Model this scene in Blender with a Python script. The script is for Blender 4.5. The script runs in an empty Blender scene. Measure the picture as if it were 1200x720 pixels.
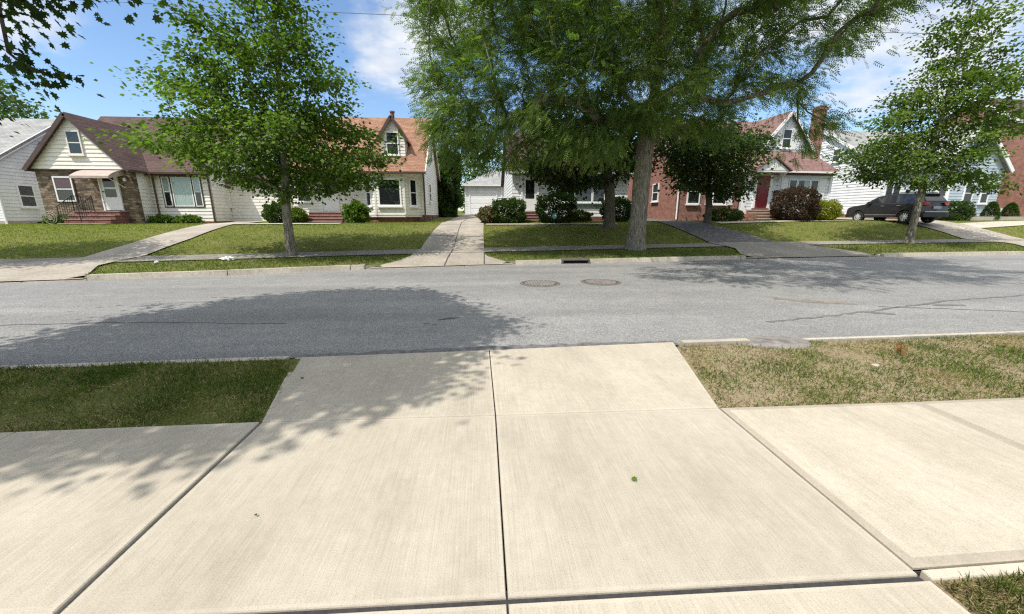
import bpy, bmesh, math, random
import numpy as np
from mathutils import Vector, Matrix
R = math.radians
S = bpy.context.scene
COL = S.collection
rng = np.random.default_rng(7)
random.seed(7)

# ------------------------------------------------------------------ camera
PITCH = math.atan(106/455); YAW = R(4.53)
cd = bpy.data.cameras.new('camera'); cam = bpy.data.objects.new('camera', cd); COL.objects.link(cam)
cd.sensor_width = 36; cd.lens = 36*455/1200; cd.clip_start = .05; cd.clip_end = 2000
cam.location = (0, 0, 1.5)
cam.rotation_euler = (R(90)-PITCH, 0, -YAW)
S.camera = cam
S.cycles.use_denoising = False; S.cycles.use_adaptive_sampling = False; S.cycles.filter_width = 1.25
S.cycles.sample_clamp_indirect = 4

# ------------------------------------------------------------------ light
EL, AZ = 58.0, 38.0                       # sun height; AZ degrees in front of due left
to_sun = Vector((-math.cos(R(AZ))*math.cos(R(EL)), -math.sin(R(AZ))*math.cos(R(EL)), math.sin(R(EL))))
sl = bpy.data.lights.new('sun', 'SUN'); sl.energy = 4.0; sl.angle = R(.55); sl.color = (1, .95, .87)
so = bpy.data.objects.new('sun', sl); COL.objects.link(so); so.location = (-20, -10, 40)
so.rotation_euler = (-to_sun).to_track_quat('-Z', 'Y').to_euler()
S.view_settings.view_transform = 'Standard'; S.view_settings.look = 'None'
S.view_settings.exposure = .42; S.view_settings.gamma = 1

W = bpy.data.worlds.new('World'); S.world = W; W.use_nodes = True
nt = W.node_tree; nt.nodes.clear()
def N(t, k, **kw):
    n = t.nodes.new(k)
    for a, b in kw.items(): setattr(n, a, b)
    return n
def math_node(t, op, a, b=None, c=None, clamp=False):
    n = N(t, 'ShaderNodeMath', operation=op); n.use_clamp = clamp
    for i, v in enumerate((a, b, c)):
        if v is None: continue
        if isinstance(v, (int, float)): n.inputs[i].default_value = v
        else: t.links.new(v, n.inputs[i])
    return n.outputs[0]
sky = N(nt, 'ShaderNodeTexSky', sky_type='NISHITA'); sky.sun_disc = False
sky.sun_elevation = R(EL); sky.sun_rotation = math.atan2(to_sun.x, to_sun.y) % (2*math.pi)
sky.air_density = 1.0; sky.dust_density = .6; sky.ozone_density = 2.5
hs = N(nt, 'ShaderNodeHueSaturation'); hs.inputs['Saturation'].default_value = 1.08; hs.inputs['Value'].default_value = 1.0
nt.links.new(sky.outputs[0], hs.inputs['Color'])
tc = N(nt, 'ShaderNodeTexCoord')
sep = N(nt, 'ShaderNodeSeparateXYZ'); nt.links.new(tc.outputs['Generated'], sep.inputs[0])
zz = math_node(nt, 'ADD', math_node(nt, 'MAXIMUM', sep.outputs[2], 0.0), .22)
cmb = N(nt, 'ShaderNodeCombineXYZ')
nt.links.new(math_node(nt, 'DIVIDE', sep.outputs[0], zz), cmb.inputs[0])
nt.links.new(math_node(nt, 'DIVIDE', sep.outputs[1], zz), cmb.inputs[1])
nz = N(nt, 'ShaderNodeTexNoise'); nz.inputs['Scale'].default_value = 3.2; nz.inputs['Detail'].default_value = 9; nz.inputs['Roughness'].default_value = .58
nt.links.new(cmb.outputs[0], nz.inputs['Vector'])
def cloud_dir(azd, eld): return (math.sin(R(azd))*math.cos(R(eld)), math.cos(R(azd))*math.cos(R(eld)), math.sin(R(eld)))
acc = None                               # banks of cloud, the later ones unseen and added for fill: (azimuth from +Y, elevation, spread, weight)
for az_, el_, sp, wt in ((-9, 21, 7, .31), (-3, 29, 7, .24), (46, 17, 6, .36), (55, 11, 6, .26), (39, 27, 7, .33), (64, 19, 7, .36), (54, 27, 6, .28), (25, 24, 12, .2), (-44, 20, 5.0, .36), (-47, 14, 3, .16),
                       (-100, 40, 25, .4), (120, 40, 30, .45), (180, 40, 35, .5), (-135, 62, 30, .5), (0, 80, 22, .5), (-60, 64, 20, .45), (60, 66, 20, .45)):  # unseen clouds overhead and behind the camera, added to lift the shade
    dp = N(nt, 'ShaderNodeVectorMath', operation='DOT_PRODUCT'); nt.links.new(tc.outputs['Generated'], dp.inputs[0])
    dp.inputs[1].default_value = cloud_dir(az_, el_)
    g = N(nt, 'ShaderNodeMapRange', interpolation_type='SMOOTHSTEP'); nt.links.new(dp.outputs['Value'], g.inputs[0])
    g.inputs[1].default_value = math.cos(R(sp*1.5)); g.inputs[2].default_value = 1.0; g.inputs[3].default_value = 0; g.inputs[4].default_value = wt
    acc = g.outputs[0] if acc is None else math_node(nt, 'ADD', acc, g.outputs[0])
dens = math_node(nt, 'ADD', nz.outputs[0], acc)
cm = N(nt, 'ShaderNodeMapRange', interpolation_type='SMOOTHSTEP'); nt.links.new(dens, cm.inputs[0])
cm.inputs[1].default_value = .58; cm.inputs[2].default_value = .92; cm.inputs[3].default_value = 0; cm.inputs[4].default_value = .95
nz2 = N(nt, 'ShaderNodeTexNoise'); nz2.inputs['Scale'].default_value = 6; nz2.inputs['Detail'].default_value = 5
nt.links.new(cmb.outputs[0], nz2.inputs['Vector'])
cr = N(nt, 'ShaderNodeValToRGB'); nt.links.new(nz2.outputs[0], cr.inputs[0])
cr.color_ramp.elements[0].position = .3; cr.color_ramp.elements[0].color = (3.4, 3.8, 4.5, 1)
cr.color_ramp.elements[1].position = .62; cr.color_ramp.elements[1].color = (4.9, 5.0, 5.15, 1)
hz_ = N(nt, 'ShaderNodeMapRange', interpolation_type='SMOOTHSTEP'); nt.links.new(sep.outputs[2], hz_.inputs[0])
hz_.inputs[1].default_value = .5; hz_.inputs[2].default_value = .8; hz_.inputs[3].default_value = 1; hz_.inputs[4].default_value = 1.75   # high clouds above the view boosted to add fill light
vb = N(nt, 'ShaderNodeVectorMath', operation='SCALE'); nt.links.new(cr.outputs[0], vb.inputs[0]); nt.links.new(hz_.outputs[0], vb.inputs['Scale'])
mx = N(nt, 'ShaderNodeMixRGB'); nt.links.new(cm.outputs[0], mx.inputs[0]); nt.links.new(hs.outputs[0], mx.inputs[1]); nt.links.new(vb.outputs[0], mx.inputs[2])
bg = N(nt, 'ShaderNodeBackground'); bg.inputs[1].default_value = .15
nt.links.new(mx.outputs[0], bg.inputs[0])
wo = N(nt, 'ShaderNodeOutputWorld'); nt.links.new(bg.outputs[0], wo.inputs[0])

# ------------------------------------------------------------------ materials
def newmat(name):
    m = bpy.data.materials.new(name); m.use_nodes = True
    t = m.node_tree; b = t.nodes['Principled BSDF']
    return m, t, b
def noise(t, coord, scale, detail=4, rough=.55, stretch=None):
    n = N(t, 'ShaderNodeTexNoise'); n.inputs['Scale'].default_value = scale
    n.inputs['Detail'].default_value = detail; n.inputs['Roughness'].default_value = rough
    if stretch:
        mp = N(t, 'ShaderNodeMapping'); mp.inputs['Scale'].default_value = stretch
        t.links.new(coord, mp.inputs[0]); t.links.new(mp.outputs[0], n.inputs['Vector'])
    else: t.links.new(coord, n.inputs['Vector'])
    return n.outputs[0]
def ramp(t, fac, stops):
    r = N(t, 'ShaderNodeValToRGB'); t.links.new(fac, r.inputs[0])
    e = r.color_ramp.elements
    while len(e) < len(stops): e.new(.5)
    for el, (p, c) in zip(e, stops): el.position = p; el.color = (*c, 1)
    return r.outputs[0]
def mixc(t, mode, fac, a, b):
    m = N(t, 'ShaderNodeMixRGB', blend_type=mode)
    for i, v in ((0, fac), (1, a), (2, b)):
        if isinstance(v, (int, float)): m.inputs[i].default_value = v
        elif isinstance(v, tuple): m.inputs[i].default_value = (*v, 1)
        else: t.links.new(v, m.inputs[i])
    return m.outputs[0]
def bump(t, b, h, strength, dist):
    n = N(t, 'ShaderNodeBump'); n.inputs['Strength'].default_value = strength; n.inputs['Distance'].default_value = dist
    t.links.new(h, n.inputs['Height']); t.links.new(n.outputs[0], b.inputs['Normal'])
def ocoord(t): return N(t, 'ShaderNodeTexCoord').outputs['Object']
def plain(name, col, rough=.6, var=.12, scale=3, metal=0, spec=.4, bumps=None):
    m, t, b = newmat(name); co = ocoord(t)
    n = noise(t, co, scale, 5)
    lo = tuple(c*(1-var) for c in col); hi = tuple(min(1, c*(1+var)) for c in col)
    t.links.new(ramp(t, n, [(.3, lo), (.7, hi)]), b.inputs['Base Color'])
    b.inputs['Roughness'].default_value = rough; b.inputs['Metallic'].default_value = metal
    b.inputs['Specular IOR Level'].default_value = spec
    if bumps: bump(t, b, noise(t, co, bumps[0], 4), bumps[1], bumps[2])
    return m

def concrete(name, lo, hi, broom=True, speck=.1):
    m, t, b = newmat(name); co = ocoord(t)
    n1 = noise(t, co, .9, 6, .6)
    n2 = noise(t, co, 14, 5, .6)
    c = ramp(t, n1, [(.3, lo), (.7, hi)])
    c = mixc(t, 'MULTIPLY', 1, c, ramp(t, n2, [(.3, (1-speck,)*3), (.65, (1.0,)*3)]))
    at = N(t, 'ShaderNodeAttribute', attribute_name='tone')
    c = mixc(t, 'MULTIPLY', 1, c, ramp(t, at.outputs['Fac'], [(0, (1, 1, 1)), (.02, (.96, .958, .955)), (1, (1.09, 1.08, 1.06))]))
    # tiny dark pits and sand grains
    n3 = noise(t, co, 170, 3, .7)
    c = mixc(t, 'MULTIPLY', 1, c, ramp(t, n3, [(.26, (.6, .58, .54)), (.45, (.98, .98, .98)), (.74, (1.14, 1.14, 1.13))]))
    # faint grey scuffs
    n5 = noise(t, co, 2.2, 7, .68, (1, .35, 1))
    c = mixc(t, 'MULTIPLY', 1, c, ramp(t, n5, [(.3, (.88, .875, .87)), (.5, (1, 1, 1))]))
    n6 = noise(t, co, 1, 5, .6, (2.6, .3, 1))
    c = mixc(t, 'MULTIPLY', 1, c, ramp(t, n6, [(.35, (.95, .945, .94)), (.6, (1.02, 1.02, 1.02))]))
    h = n3
    if broom:
        n4 = noise(t, co, 1, 4, .65, (120, 2.2, 1))
        c = mixc(t, 'MULTIPLY', 1, c, ramp(t, n4, [(.3, (.86, .855, .84)), (.6, (1.03, 1.03, 1.03))]))
        h = math_node(t, 'ADD', n3, math_node(t, 'MULTIPLY', n4, 1.6))
    t.links.new(c, b.inputs['Base Color']); b.inputs['Roughness'].default_value = .85
    b.inputs['Specular IOR Level'].default_value = .25
    bump(t, b, h, .5, .003)
    return m
M = {}
M['concrete'] = concrete('pale_concrete', (.395, .352, .282), (.475, .428, .345))
M['trowel'] = concrete('trowelled_concrete', (.31, .27, .215), (.37, .325, .26), False)
M['mortar'] = concrete('pale_mortar', (.52, .49, .42), (.6, .57, .5), False, .2)
M['old_conc'] = concrete('old_concrete', (.31, .275, .225), (.45, .40, .33), False, .3)
M['curb'] = concrete('curb_stone', (.42, .38, .31), (.58, .52, .43), False, .3)
M['walk'] = concrete('grey_walk', (.24, .22, .185), (.33, .3, .25), False, .3)
M['soft_felt'] = plain('weathered_joint_felt', (.12, .115, .11), .9, .3, 40)
M['felt'] = plain('joint_felt', (.035, .033, .033), .9, .3, 40)

def asphalt():
    m, t, b = newmat('worn_asphalt'); co = ocoord(t)
    n1 = noise(t, co, .5, 6, .6, (.35, 1, 1)); n2 = noise(t, co, 3, 6, .65); n3 = noise(t, co, 95, 3, .75); n4 = noise(t, co, 38, 2, .6)
    c = ramp(t, n1, [(.3, (.20, .197, .191)), (.7, (.262, .258, .249))])
    n5 = noise(t, co, 1, 4, .6, (.05, 1.3, 1))
    c = mixc(t, 'MULTIPLY', 1, c, ramp(t, n5, [(.35, (.88, .88, .885)), (.65, (1.08, 1.08, 1.07))]))
    c = mixc(t, 'MULTIPLY', 1, c, ramp(t, n2, [(.3, (.87, .87, .88)), (.7, (1.05, 1.05, 1.04))]))
    c = mixc(t, 'MULTIPLY', 1, c, ramp(t, n3, [(.3, (.34, .34, .35)), (.5, (1, 1, 1)), (.66, (1.8, 1.78, 1.72))]))
    c = mixc(t, 'MULTIPLY', 1, c, ramp(t, n4, [(.32, (.78, .78, .79)), (.5, (1, 1, 1)), (.7, (1.18, 1.17, 1.15))]))
    t.links.new(c, b.inputs['Base Color']); b.inputs['Roughness'].default_value = .8; b.inputs['Specular IOR Level'].default_value = .3
    bump(t, b, math_node(t, 'ADD', n3, n4), .8, .006)
    return m
M['asphalt'] = asphalt()
M['black_asphalt'] = plain('dark_asphalt', (.115, .11, .106), .85, .4, 6, bumps=(60, .6, .008))
M['tar'] = plain('tar', (.075, .073, .072), .7, .3, 20)
M['edge_asphalt'] = plain('edge_asphalt', (.13, .125, .122), .85, .4, 12, bumps=(50, .6, .01))
M['stain'] = plain('dirt_stain', (.2, .17, .14), .9, .3, 6)
M['patch'] = plain('patched_asphalt', (.2, .18, .165), .85, .45, 7, bumps=(30, .7, .015))

def soil(name, a, bcol, c_, sc=5):
    m, t, b = newmat(name); co = ocoord(t)
    n1 = noise(t, co, sc, 6, .7); n2 = noise(t, co, 60, 4, .7)
    c = ramp(t, n1, [(.34, a), (.5, bcol), (.68, c_)])
    c = mixc(t, 'MULTIPLY', 1, c, ramp(t, n2, [(.3, (.55,)*3), (.65, (1.2,)*3)]))
    t.links.new(c, b.inputs['Base Color']); b.inputs['Roughness'].default_value = .95; b.inputs['Specular IOR Level'].default_value = .1
    bump(t, b, n2, .8, .02)
    return m
M['dry_soil'] = soil('dry_verge_soil', (.21, .165, .1), (.32, .25, .16), (.16, .165, .07))
M['lawn_soil'] = soil('lawn_soil', (.105, .115, .03), (.14, .15, .04), (.19, .17, .07), 1.2)

def foliage(name, trans=.42, rough=.5, spec=.35):
    m, t, b = newmat(name)
    at = N(t, 'ShaderNodeAttribute', attribute_name='col')
    n = noise(t, ocoord(t), 9, 3)
    c = mixc(t, 'MULTIPLY', 1, at.outputs['Color'], ramp(t, n, [(.3, (.85, .85, .85)), (.7, (1.12, 1.12, 1.1))]))
    t.links.new(c, b.inputs['Base Color']); b.inputs['Roughness'].default_value = rough; b.inputs['Specular IOR Level'].default_value = spec
    tr = N(t, 'ShaderNodeBsdfTranslucent'); t.links.new(mixc(t, 'MULTIPLY', 1, c, (1.25, 1.5, .6)), tr.inputs[0])
    ms = N(t, 'ShaderNodeMixShader'); ms.inputs[0].default_value = trans
    t.links.new(b.outputs[0], ms.inputs[1]); t.links.new(tr.outputs[0], ms.inputs[2])
    t.links.new(ms.outputs[0], t.nodes['Material Output'].inputs['Surface'])
    return m
M['leaf'] = foliage('leaf', .45, .55, .25); M['grass'] = foliage('grass_blade', .4, .6, .2)
def bark(name, lo, hi):
    m, t, b = newmat(name); co = ocoord(t)
    n1 = noise(t, co, 1, 6, .65, (22, 22, 4)); n2 = noise(t, co, 3, 4)
    c = ramp(t, n1, [(.3, lo), (.62, hi)])
    c = mixc(t, 'MULTIPLY', 1, c, ramp(t, n2, [(.3, (.75, .75, .75)), (.7, (1.15, 1.15, 1.1))]))
    t.links.new(c, b.inputs['Base Color']); b.inputs['Roughness'].default_value = .9; b.inputs['Specular IOR Level'].default_value = .15
    bump(t, b, n1, 1, .05)
    return m
M['bark'] = bark('grey_bark', (.06, .052, .042), (.34, .31, .26))
M['bark_dark'] = bark('dark_bark', (.06, .05, .04), (.17, .145, .115))

def siding_mat(name, col): return plain(name, col, .5, .09, 1.6, spec=.4)
M['cream'] = siding_mat('cream_siding', (.74, .715, .65)); M['white_sid'] = siding_mat('white_siding', (.72, .73, .74))
M['grey_sid'] = siding_mat('pale_blue_grey_siding', (.62, .66, .70)); M['blue_sid'] = siding_mat('blue_grey_siding', (.42, .49, .55))
M['white'] = plain('white_paint', (.78, .78, .77), .45, .05, 4); M['cream_paint'] = plain('cream_paint', (.68, .65, .58), .5, .06, 4)
M['brown_trim'] = plain('brown_trim', (.075, .045, .038), .5, .2, 5); M['downspout'] = plain('brown_metal', (.09, .055, .045), .4, .2, 5)
M['tan_roofmetal'] = plain('awning_metal', (.42, .33, .29), .4, .15, 4); M['iron'] = plain('black_iron', (.03, .028, .028), .5, .3, 20)
M['red_door'] = plain('red_door', (.2, .025, .035), .4, .1, 3); M['maroon'] = plain('maroon_curtain', (.12, .012, .03), .8, .3, 12)
M['curtain'] = plain('pale_curtain', (.5, .58, .56), .85, .12, 10); M['dark_room'] = plain('dark_room', (.012, .013, .014), .9, .3, 2)
M['green_trim'] = plain('green_trim', (.04, .08, .06), .5, .2, 5); M['sandstone'] = plain('step_stone', (.3, .21, .18), .8, .2, 6, bumps=(30, .4, .01))
M['wood_gold'] = plain('metal_hook', (.5, .48, .4), .4, .1)
def glass(name, tint=(.02, .025, .03)):
    m, t, b = newmat(name)
    gl = N(t, 'ShaderNodeBsdfGlossy'); gl.inputs['Roughness'].default_value = .03; gl.inputs['Color'].default_value = (.9, .95, 1, 1)
    tr = N(t, 'ShaderNodeBsdfTransparent'); tr.inputs[0].default_value = (.8, .85, .85, 1)
    lw = N(t, 'ShaderNodeLayerWeight'); lw.inputs[0].default_value = .5
    fr = math_node(t, 'POWER', lw.outputs['Facing'], 4)
    n = noise(t, ocoord(t), 2.5, 2); bp = N(t, 'ShaderNodeBump'); bp.inputs['Strength'].default_value = .06; bp.inputs['Distance'].default_value = .05
    t.links.new(n, bp.inputs['Height']); t.links.new(bp.outputs[0], gl.inputs['Normal'])
    ms = N(t, 'ShaderNodeMixShader'); t.links.new(math_node(t, 'MULTIPLY_ADD', fr, .6, .06), ms.inputs[0]); t.links.new(tr.outputs[0], ms.inputs[1]); t.links.new(gl.outputs[0], ms.inputs[2])
    t.links.new(ms.outputs[0], t.nodes['Material Output'].inputs['Surface'])
    return m
M['glass'] = glass('window_glass')
def brick(name, c1, c2, mortar, bw=.21, bh=.075, msz=.012, rough=.85, sw=None):
    m, t, b = newmat(name); co = ocoord(t)
    s = N(t, 'ShaderNodeSeparateXYZ'); t.links.new(co, s.inputs[0])
    c = N(t, 'ShaderNodeCombineXYZ'); t.links.new(math_node(t, 'ADD', s.outputs[0], s.outputs[1]), c.inputs[0]); t.links.new(s.outputs[2], c.inputs[1])
    v = c.outputs[0]
    if sw:
        mp = N(t, 'ShaderNodeMixRGB', blend_type='ADD'); mp.inputs[0].default_value = sw; t.links.new(v, mp.inputs[1])
        nn = N(t, 'ShaderNodeTexNoise'); nn.inputs['Scale'].default_value = 2.5; t.links.new(co, nn.inputs['Vector']); t.links.new(nn.outputs['Color'], mp.inputs[2]); v = mp.outputs[0]
    br = N(t, 'ShaderNodeTexBrick'); t.links.new(v, br.inputs['Vector']); br.inputs['Scale'].default_value = 1
    br.inputs['Brick Width'].default_value = bw; br.inputs['Row Height'].default_value = bh; br.inputs['Mortar Size'].default_value = msz
    br.inputs['Color1'].default_value = (*c1, 1); br.inputs['Color2'].default_value = (*c2, 1); br.inputs['Mortar'].default_value = (*mortar, 1); br.inputs['Bias'].default_value = 0
    n = noise(t, co, 3.5, 5, .65)
    cc = mixc(t, 'MULTIPLY', 1, br.outputs['Color'], ramp(t, n, [(.3, (.68, .68, .68)), (.7, (1.25, 1.22, 1.2))]))
    t.links.new(cc, b.inputs['Base Color']); b.inputs['Roughness'].default_value = rough; b.inputs['Specular IOR Level'].default_value = .2
    bump(t, b, br.outputs['Fac'], .6, -.012)
    return m
M['brick'] = brick('red_brick', (.25, .09, .066), (.31, .13, .095), (.3, .225, .19))
M['brick_dark'] = brick('dark_red_brick', (.16, .05, .04), (.21, .07, .055), (.2, .14, .12))
M['stone'] = brick('brown_ledge_stone', (.07, .052, .038), (.30, .235, .165), (.11, .09, .072), .36, .125, .014, .85, .2)
def shingles(name, c1, c2):
    m, t, b = newmat(name); co = ocoord(t)
    s = N(t, 'ShaderNodeSeparateXYZ'); t.links.new(co, s.inputs[0])
    # courses follow height; shingle joints follow the horizontal
    c = N(t, 'ShaderNodeCombineXYZ'); t.links.new(math_node(t, 'ADD', s.outputs[0], math_node(t, 'MULTIPLY', s.outputs[1], .37)), c.inputs[0]); t.links.new(s.outputs[2], c.inputs[1])
    br = N(t, 'ShaderNodeTexBrick'); t.links.new(c.outputs[0], br.inputs['Vector']); br.inputs['Scale'].default_value = 1
    br.inputs['Brick Width'].default_value = .3; br.inputs['Row Height'].default_value = .1; br.inputs['Mortar Size'].default_value = .008
    br.inputs['Color1'].default_value = (*c1, 1); br.inputs['Color2'].default_value = (*c2, 1); br.inputs['Mortar'].default_value = (*(x*.6 for x in c1), 1)
    n = noise(t, co, 1.3, 6, .7); n2 = noise(t, co, 45, 3)
    cc = mixc(t, 'MULTIPLY', 1, br.outputs['Color'], ramp(t, n, [(.3, (.78, .78, .78)), (.7, (1.18, 1.17, 1.15))]))
    cc = mixc(t, 'MULTIPLY', 1, cc, ramp(t, n2, [(.3, (.8,)*3), (.7, (1.2,)*3)]))
    t.links.new(cc, b.inputs['Base Color']); b.inputs['Roughness'].default_value = .9; b.inputs['Specular IOR Level'].default_value = .2
    bump(t, b, br.outputs['Fac'], .5, -.015)
    return m
M['roof_brown'] = shingles('brown_shingles', (.085, .055, .05), (.125, .082, .074)); M['roof_tan'] = shingles('russet_shingles', (.235, .125, .08), (.32, .185, .125))
M['roof_grey'] = shingles('grey_shingles', (.26, .26, .255), (.33, .33, .32)); M['roof_pink'] = shingles('dusty_red_shingles', (.18, .105, .095), (.24, .145, .13))

# ------------------------------------------------------------------ mesh helpers
class MB:
    def __init__(s): s.v = []; s.f = []
    def face(s, pts):
        i = len(s.v); s.v += [tuple(p) for p in pts]; s.f.append(tuple(range(i, i+len(pts))))
    def box(s, x0, x1, y0, y1, z0, z1):
        i = len(s.v)
        s.v += [(x0,y0,z0),(x1,y0,z0),(x1,y1,z0),(x0,y1,z0),(x0,y0,z1),(x1,y0,z1),(x1,y1,z1),(x0,y1,z1)]
        for q in ((3,2,1,0),(4,5,6,7),(0,1,5,4),(1,2,6,5),(2,3,7,6),(3,0,4,7)): s.f.append(tuple(i+k for k in q))
        return s
    def prism(s, top, d):                 # polygon and the same polygon moved by vector d
        n = len(top); i = len(s.v); d = Vector(d)
        s.v += [tuple(p) for p in top] + [tuple(Vector(p)+d) for p in top]
        s.f.append(tuple(i+k for k in range(n))); s.f.append(tuple(i+n+k for k in reversed(range(n))))
        for k in range(n): s.f.append((i+k, i+n+k, i+n+(k+1) % n, i+(k+1) % n))
        return s
    def tube(s, pts, r, n=8, caps=True):
        pts = [Vector(p) for p in pts]; rs = r if isinstance(r, (list, tuple)) else [r]*len(pts)
        i0 = len(s.v)
        for k, p in enumerate(pts):
            d = (pts[min(k+1, len(pts)-1)]-pts[max(k-1, 0)]).normalized()
            a = d.orthogonal().normalized() if k == 0 else (a - d*a.dot(d)).normalized()
            b = d.cross(a)
            for j in range(n):
                th = 2*math.pi*j/n; s.v.append(tuple(p+(a*math.cos(th)+b*math.sin(th))*rs[k]))
        for k in range(len(pts)-1):
            for j in range(n):
                s.f.append((i0+k*n+j, i0+k*n+(j+1) % n, i0+(k+1)*n+(j+1) % n, i0+(k+1)*n+j))
        if caps:
            s.f.append(tuple(i0+j for j in reversed(range(n)))); s.f.append(tuple(i0+(len(pts)-1)*n+j for j in range(n)))
        return s
    def rot(s, ang, piv=(0, 0, 0)):
        m = Matrix.Translation(piv) @ Matrix.Rotation(ang, 4, 'Z') @ Matrix.Translation(-Vector(piv))
        s.v = [tuple(m @ Vector(p)) for p in s.v]; return s
    def move(s, d): s.v = [(p[0]+d[0], p[1]+d[1], p[2]+d[2]) for p in s.v]; return s
    def build(s, name, mat, parent=None, smooth=False, bevel=0):
        me = bpy.data.meshes.new(name); me.from_pydata(s.v, [], s.f); me.update()
        o = bpy.data.objects.new(name, me); COL.objects.link(o); me.materials.append(mat)
        bm = bmesh.new(); bm.from_mesh(me); bmesh.ops.recalc_face_normals(bm, faces=bm.faces); bm.to_mesh(me); bm.free()
        if smooth: me.polygons.foreach_set('use_smooth', [True]*len(me.polygons))
        if parent: o.parent = parent
        if bevel:
            md = o.modifiers.new('bevel', 'BEVEL'); md.width = bevel; md.segments = 2; md.limit_method = 'ANGLE'
        return o
def tag(o, label=None, cat=None, group=None, kind=None):
    if label: o['label'] = label
    if cat: o['category'] = cat
    if group: o['group'] = group
    if kind: o['kind'] = kind
    return o
def empty(name, loc, label, cat, group=None, rz=0):
    o = bpy.data.objects.new(name, None); COL.objects.link(o); o.location = loc; o.rotation_euler = (0, 0, rz)
    o.empty_display_size = .3
    return tag(o, label, cat, group)
def np_mesh(name, V, F, mat, parent=None, cols=None, smooth=False):   # V (n,3), F (m,k)
    me = bpy.data.meshes.new(name); V = np.asarray(V, np.float32); F = np.asarray(F, np.int32)
    me.vertices.add(len(V)); me.vertices.foreach_set('co', V.ravel())
    me.loops.add(F.size); me.loops.foreach_set('vertex_index', F.ravel())
    me.polygons.add(len(F)); me.polygons.foreach_set('loop_start', np.arange(0, F.size, F.shape[1], dtype=np.int32))
    me.update(calc_edges=True); me.validate()
    if cols is not None:
        a = me.attributes.new('col', 'FLOAT_COLOR', 'POINT')
        a.data.foreach_set('color', np.concatenate([cols, np.ones((len(cols), 1))], 1).astype(np.float32).ravel())
    if smooth: me.polygons.foreach_set('use_smooth', np.ones(len(F), bool))
    me.materials.append(mat)
    o = bpy.data.objects.new(name, me); COL.objects.link(o)
    if parent: o.parent = parent
    return o

# ------------------------------------------------------------------ terrain
CX = [-120,-80,-40,-20,-11.7,-7.1,-3.4,1,4,9.3,14.9,23,40,80,120]; CY = [-6,0.0,5.4,8.7,10.35,11.3,12.35,13.05,13.4,14.05,14.5,14.95,15.6,16.5,17]
NX = [-120,-80,-20,-6,2.46,7.6,30,80,120]; NY = [-14,-6,2.2,4.38,4.58,4.68,5.0,6,7]
def curb(x): return np.interp(x, CX, CY)
def near(x): return np.interp(x, NX, NY)
def gz(x, y):
    c = curb(x); d = y-c
    zb = np.interp(x, [-30,0,20,40], [.12,.14,.26,.3]); zH = np.interp(x, [-30,-10,5,20,40], [1.08,1.12,1.2,1.24,1.24])
    t = np.clip((d-3.8)/np.maximum(22.6-c-3.8, 1), 0, 1); e = t*(1.5-.5*t)
    z = np.where(d < 0, -.1, np.where(d < 2.4, .03+(zb-.03)*d/2.4, np.where(d < 3.8, zb+.05*(d-2.4)/1.4, zb+.05+(zH-zb-.05)*e)))
    return z+np.where(y > 24, .033*(np.minimum(y, 60)-24), 0)
def sheet(name, xs, lo, hi, ny, zf, mat, kind='structure'):
    xs = np.asarray(xs, float); a = lo(xs) if callable(lo) else np.full_like(xs, lo); b = hi(xs) if callable(hi) else np.full_like(xs, hi)
    t = np.linspace(0, 1, ny); X = np.repeat(xs[:, None], ny, 1); Yv = a[:, None]+(b-a)[:, None]*t
    Z = zf(X, Yv); V = np.stack([X, Yv, Z], -1).reshape(-1, 3)
    i = np.arange(len(xs)-1)[:, None]*ny+np.arange(ny-1); i = i.ravel()
    F = np.stack([i, i+ny, i+ny+1, i+1], 1)
    o = np_mesh(name, V, F, mat, smooth=True); o['kind'] = kind
    return o
DRIVES = ((-14.2, -10.3), (-3.4, 1.0), (10.3, 16.1), (24.6, 30.4))
def gd(x, y):                              # drive surface: dips to the gutter where it crosses the kerb
    d = y-curb(x); g = gz(x, y); t = np.clip(d/1.6, 0, 1)
    return np.where(d < 1.6, -.085+(gz(x, curb(x)+1.6)+.085)*t, g)
def terrain(x, y):
    x = np.clip(x, -80, 80); m = np.zeros_like(x)
    for a, b in DRIVES:                     # verge corners fall away into each drive mouth
        w = .9*np.clip(1-(y-curb(x))/1.6, 0, 1); m = np.maximum(m, np.clip(np.minimum(x-a-w*.6+.5, b-w*.6+.5-x)/.5, 0, 1))
    return gz(x, y)*(1-m)+gd(x, y)*m-.02
XS = np.unique(np.concatenate([np.linspace(-80, -30, 12), np.linspace(-30, 45, 301), np.linspace(45, 80, 9)]))
# one base sheet to the horizon
XB = np.unique(np.concatenate([[-900,-500,-250,-120], XS, [120,250,500,900]]))
sheet('ground', XB, -300, -1.0, 6, lambda x, y: np.full_like(x, -.16), M['lawn_soil'])
sheet('road', XS, lambda x: near(x)-.02, lambda x: curb(x)+.02, 12, lambda x, y: np.full_like(x, -.1), M['asphalt'])
sheet('lawn', XB, lambda x: curb(np.clip(x, -80, 80))+.12, 24, 60, terrain, M['lawn_soil'])
sheet('lawn', XB, 24, 60, 30, terrain, M['lawn_soil'])
sheet('far_field', XB, 60, 900, 6, lambda x, y: terrain(x, np.full_like(y, 60)), M['lawn_soil'])

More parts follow.
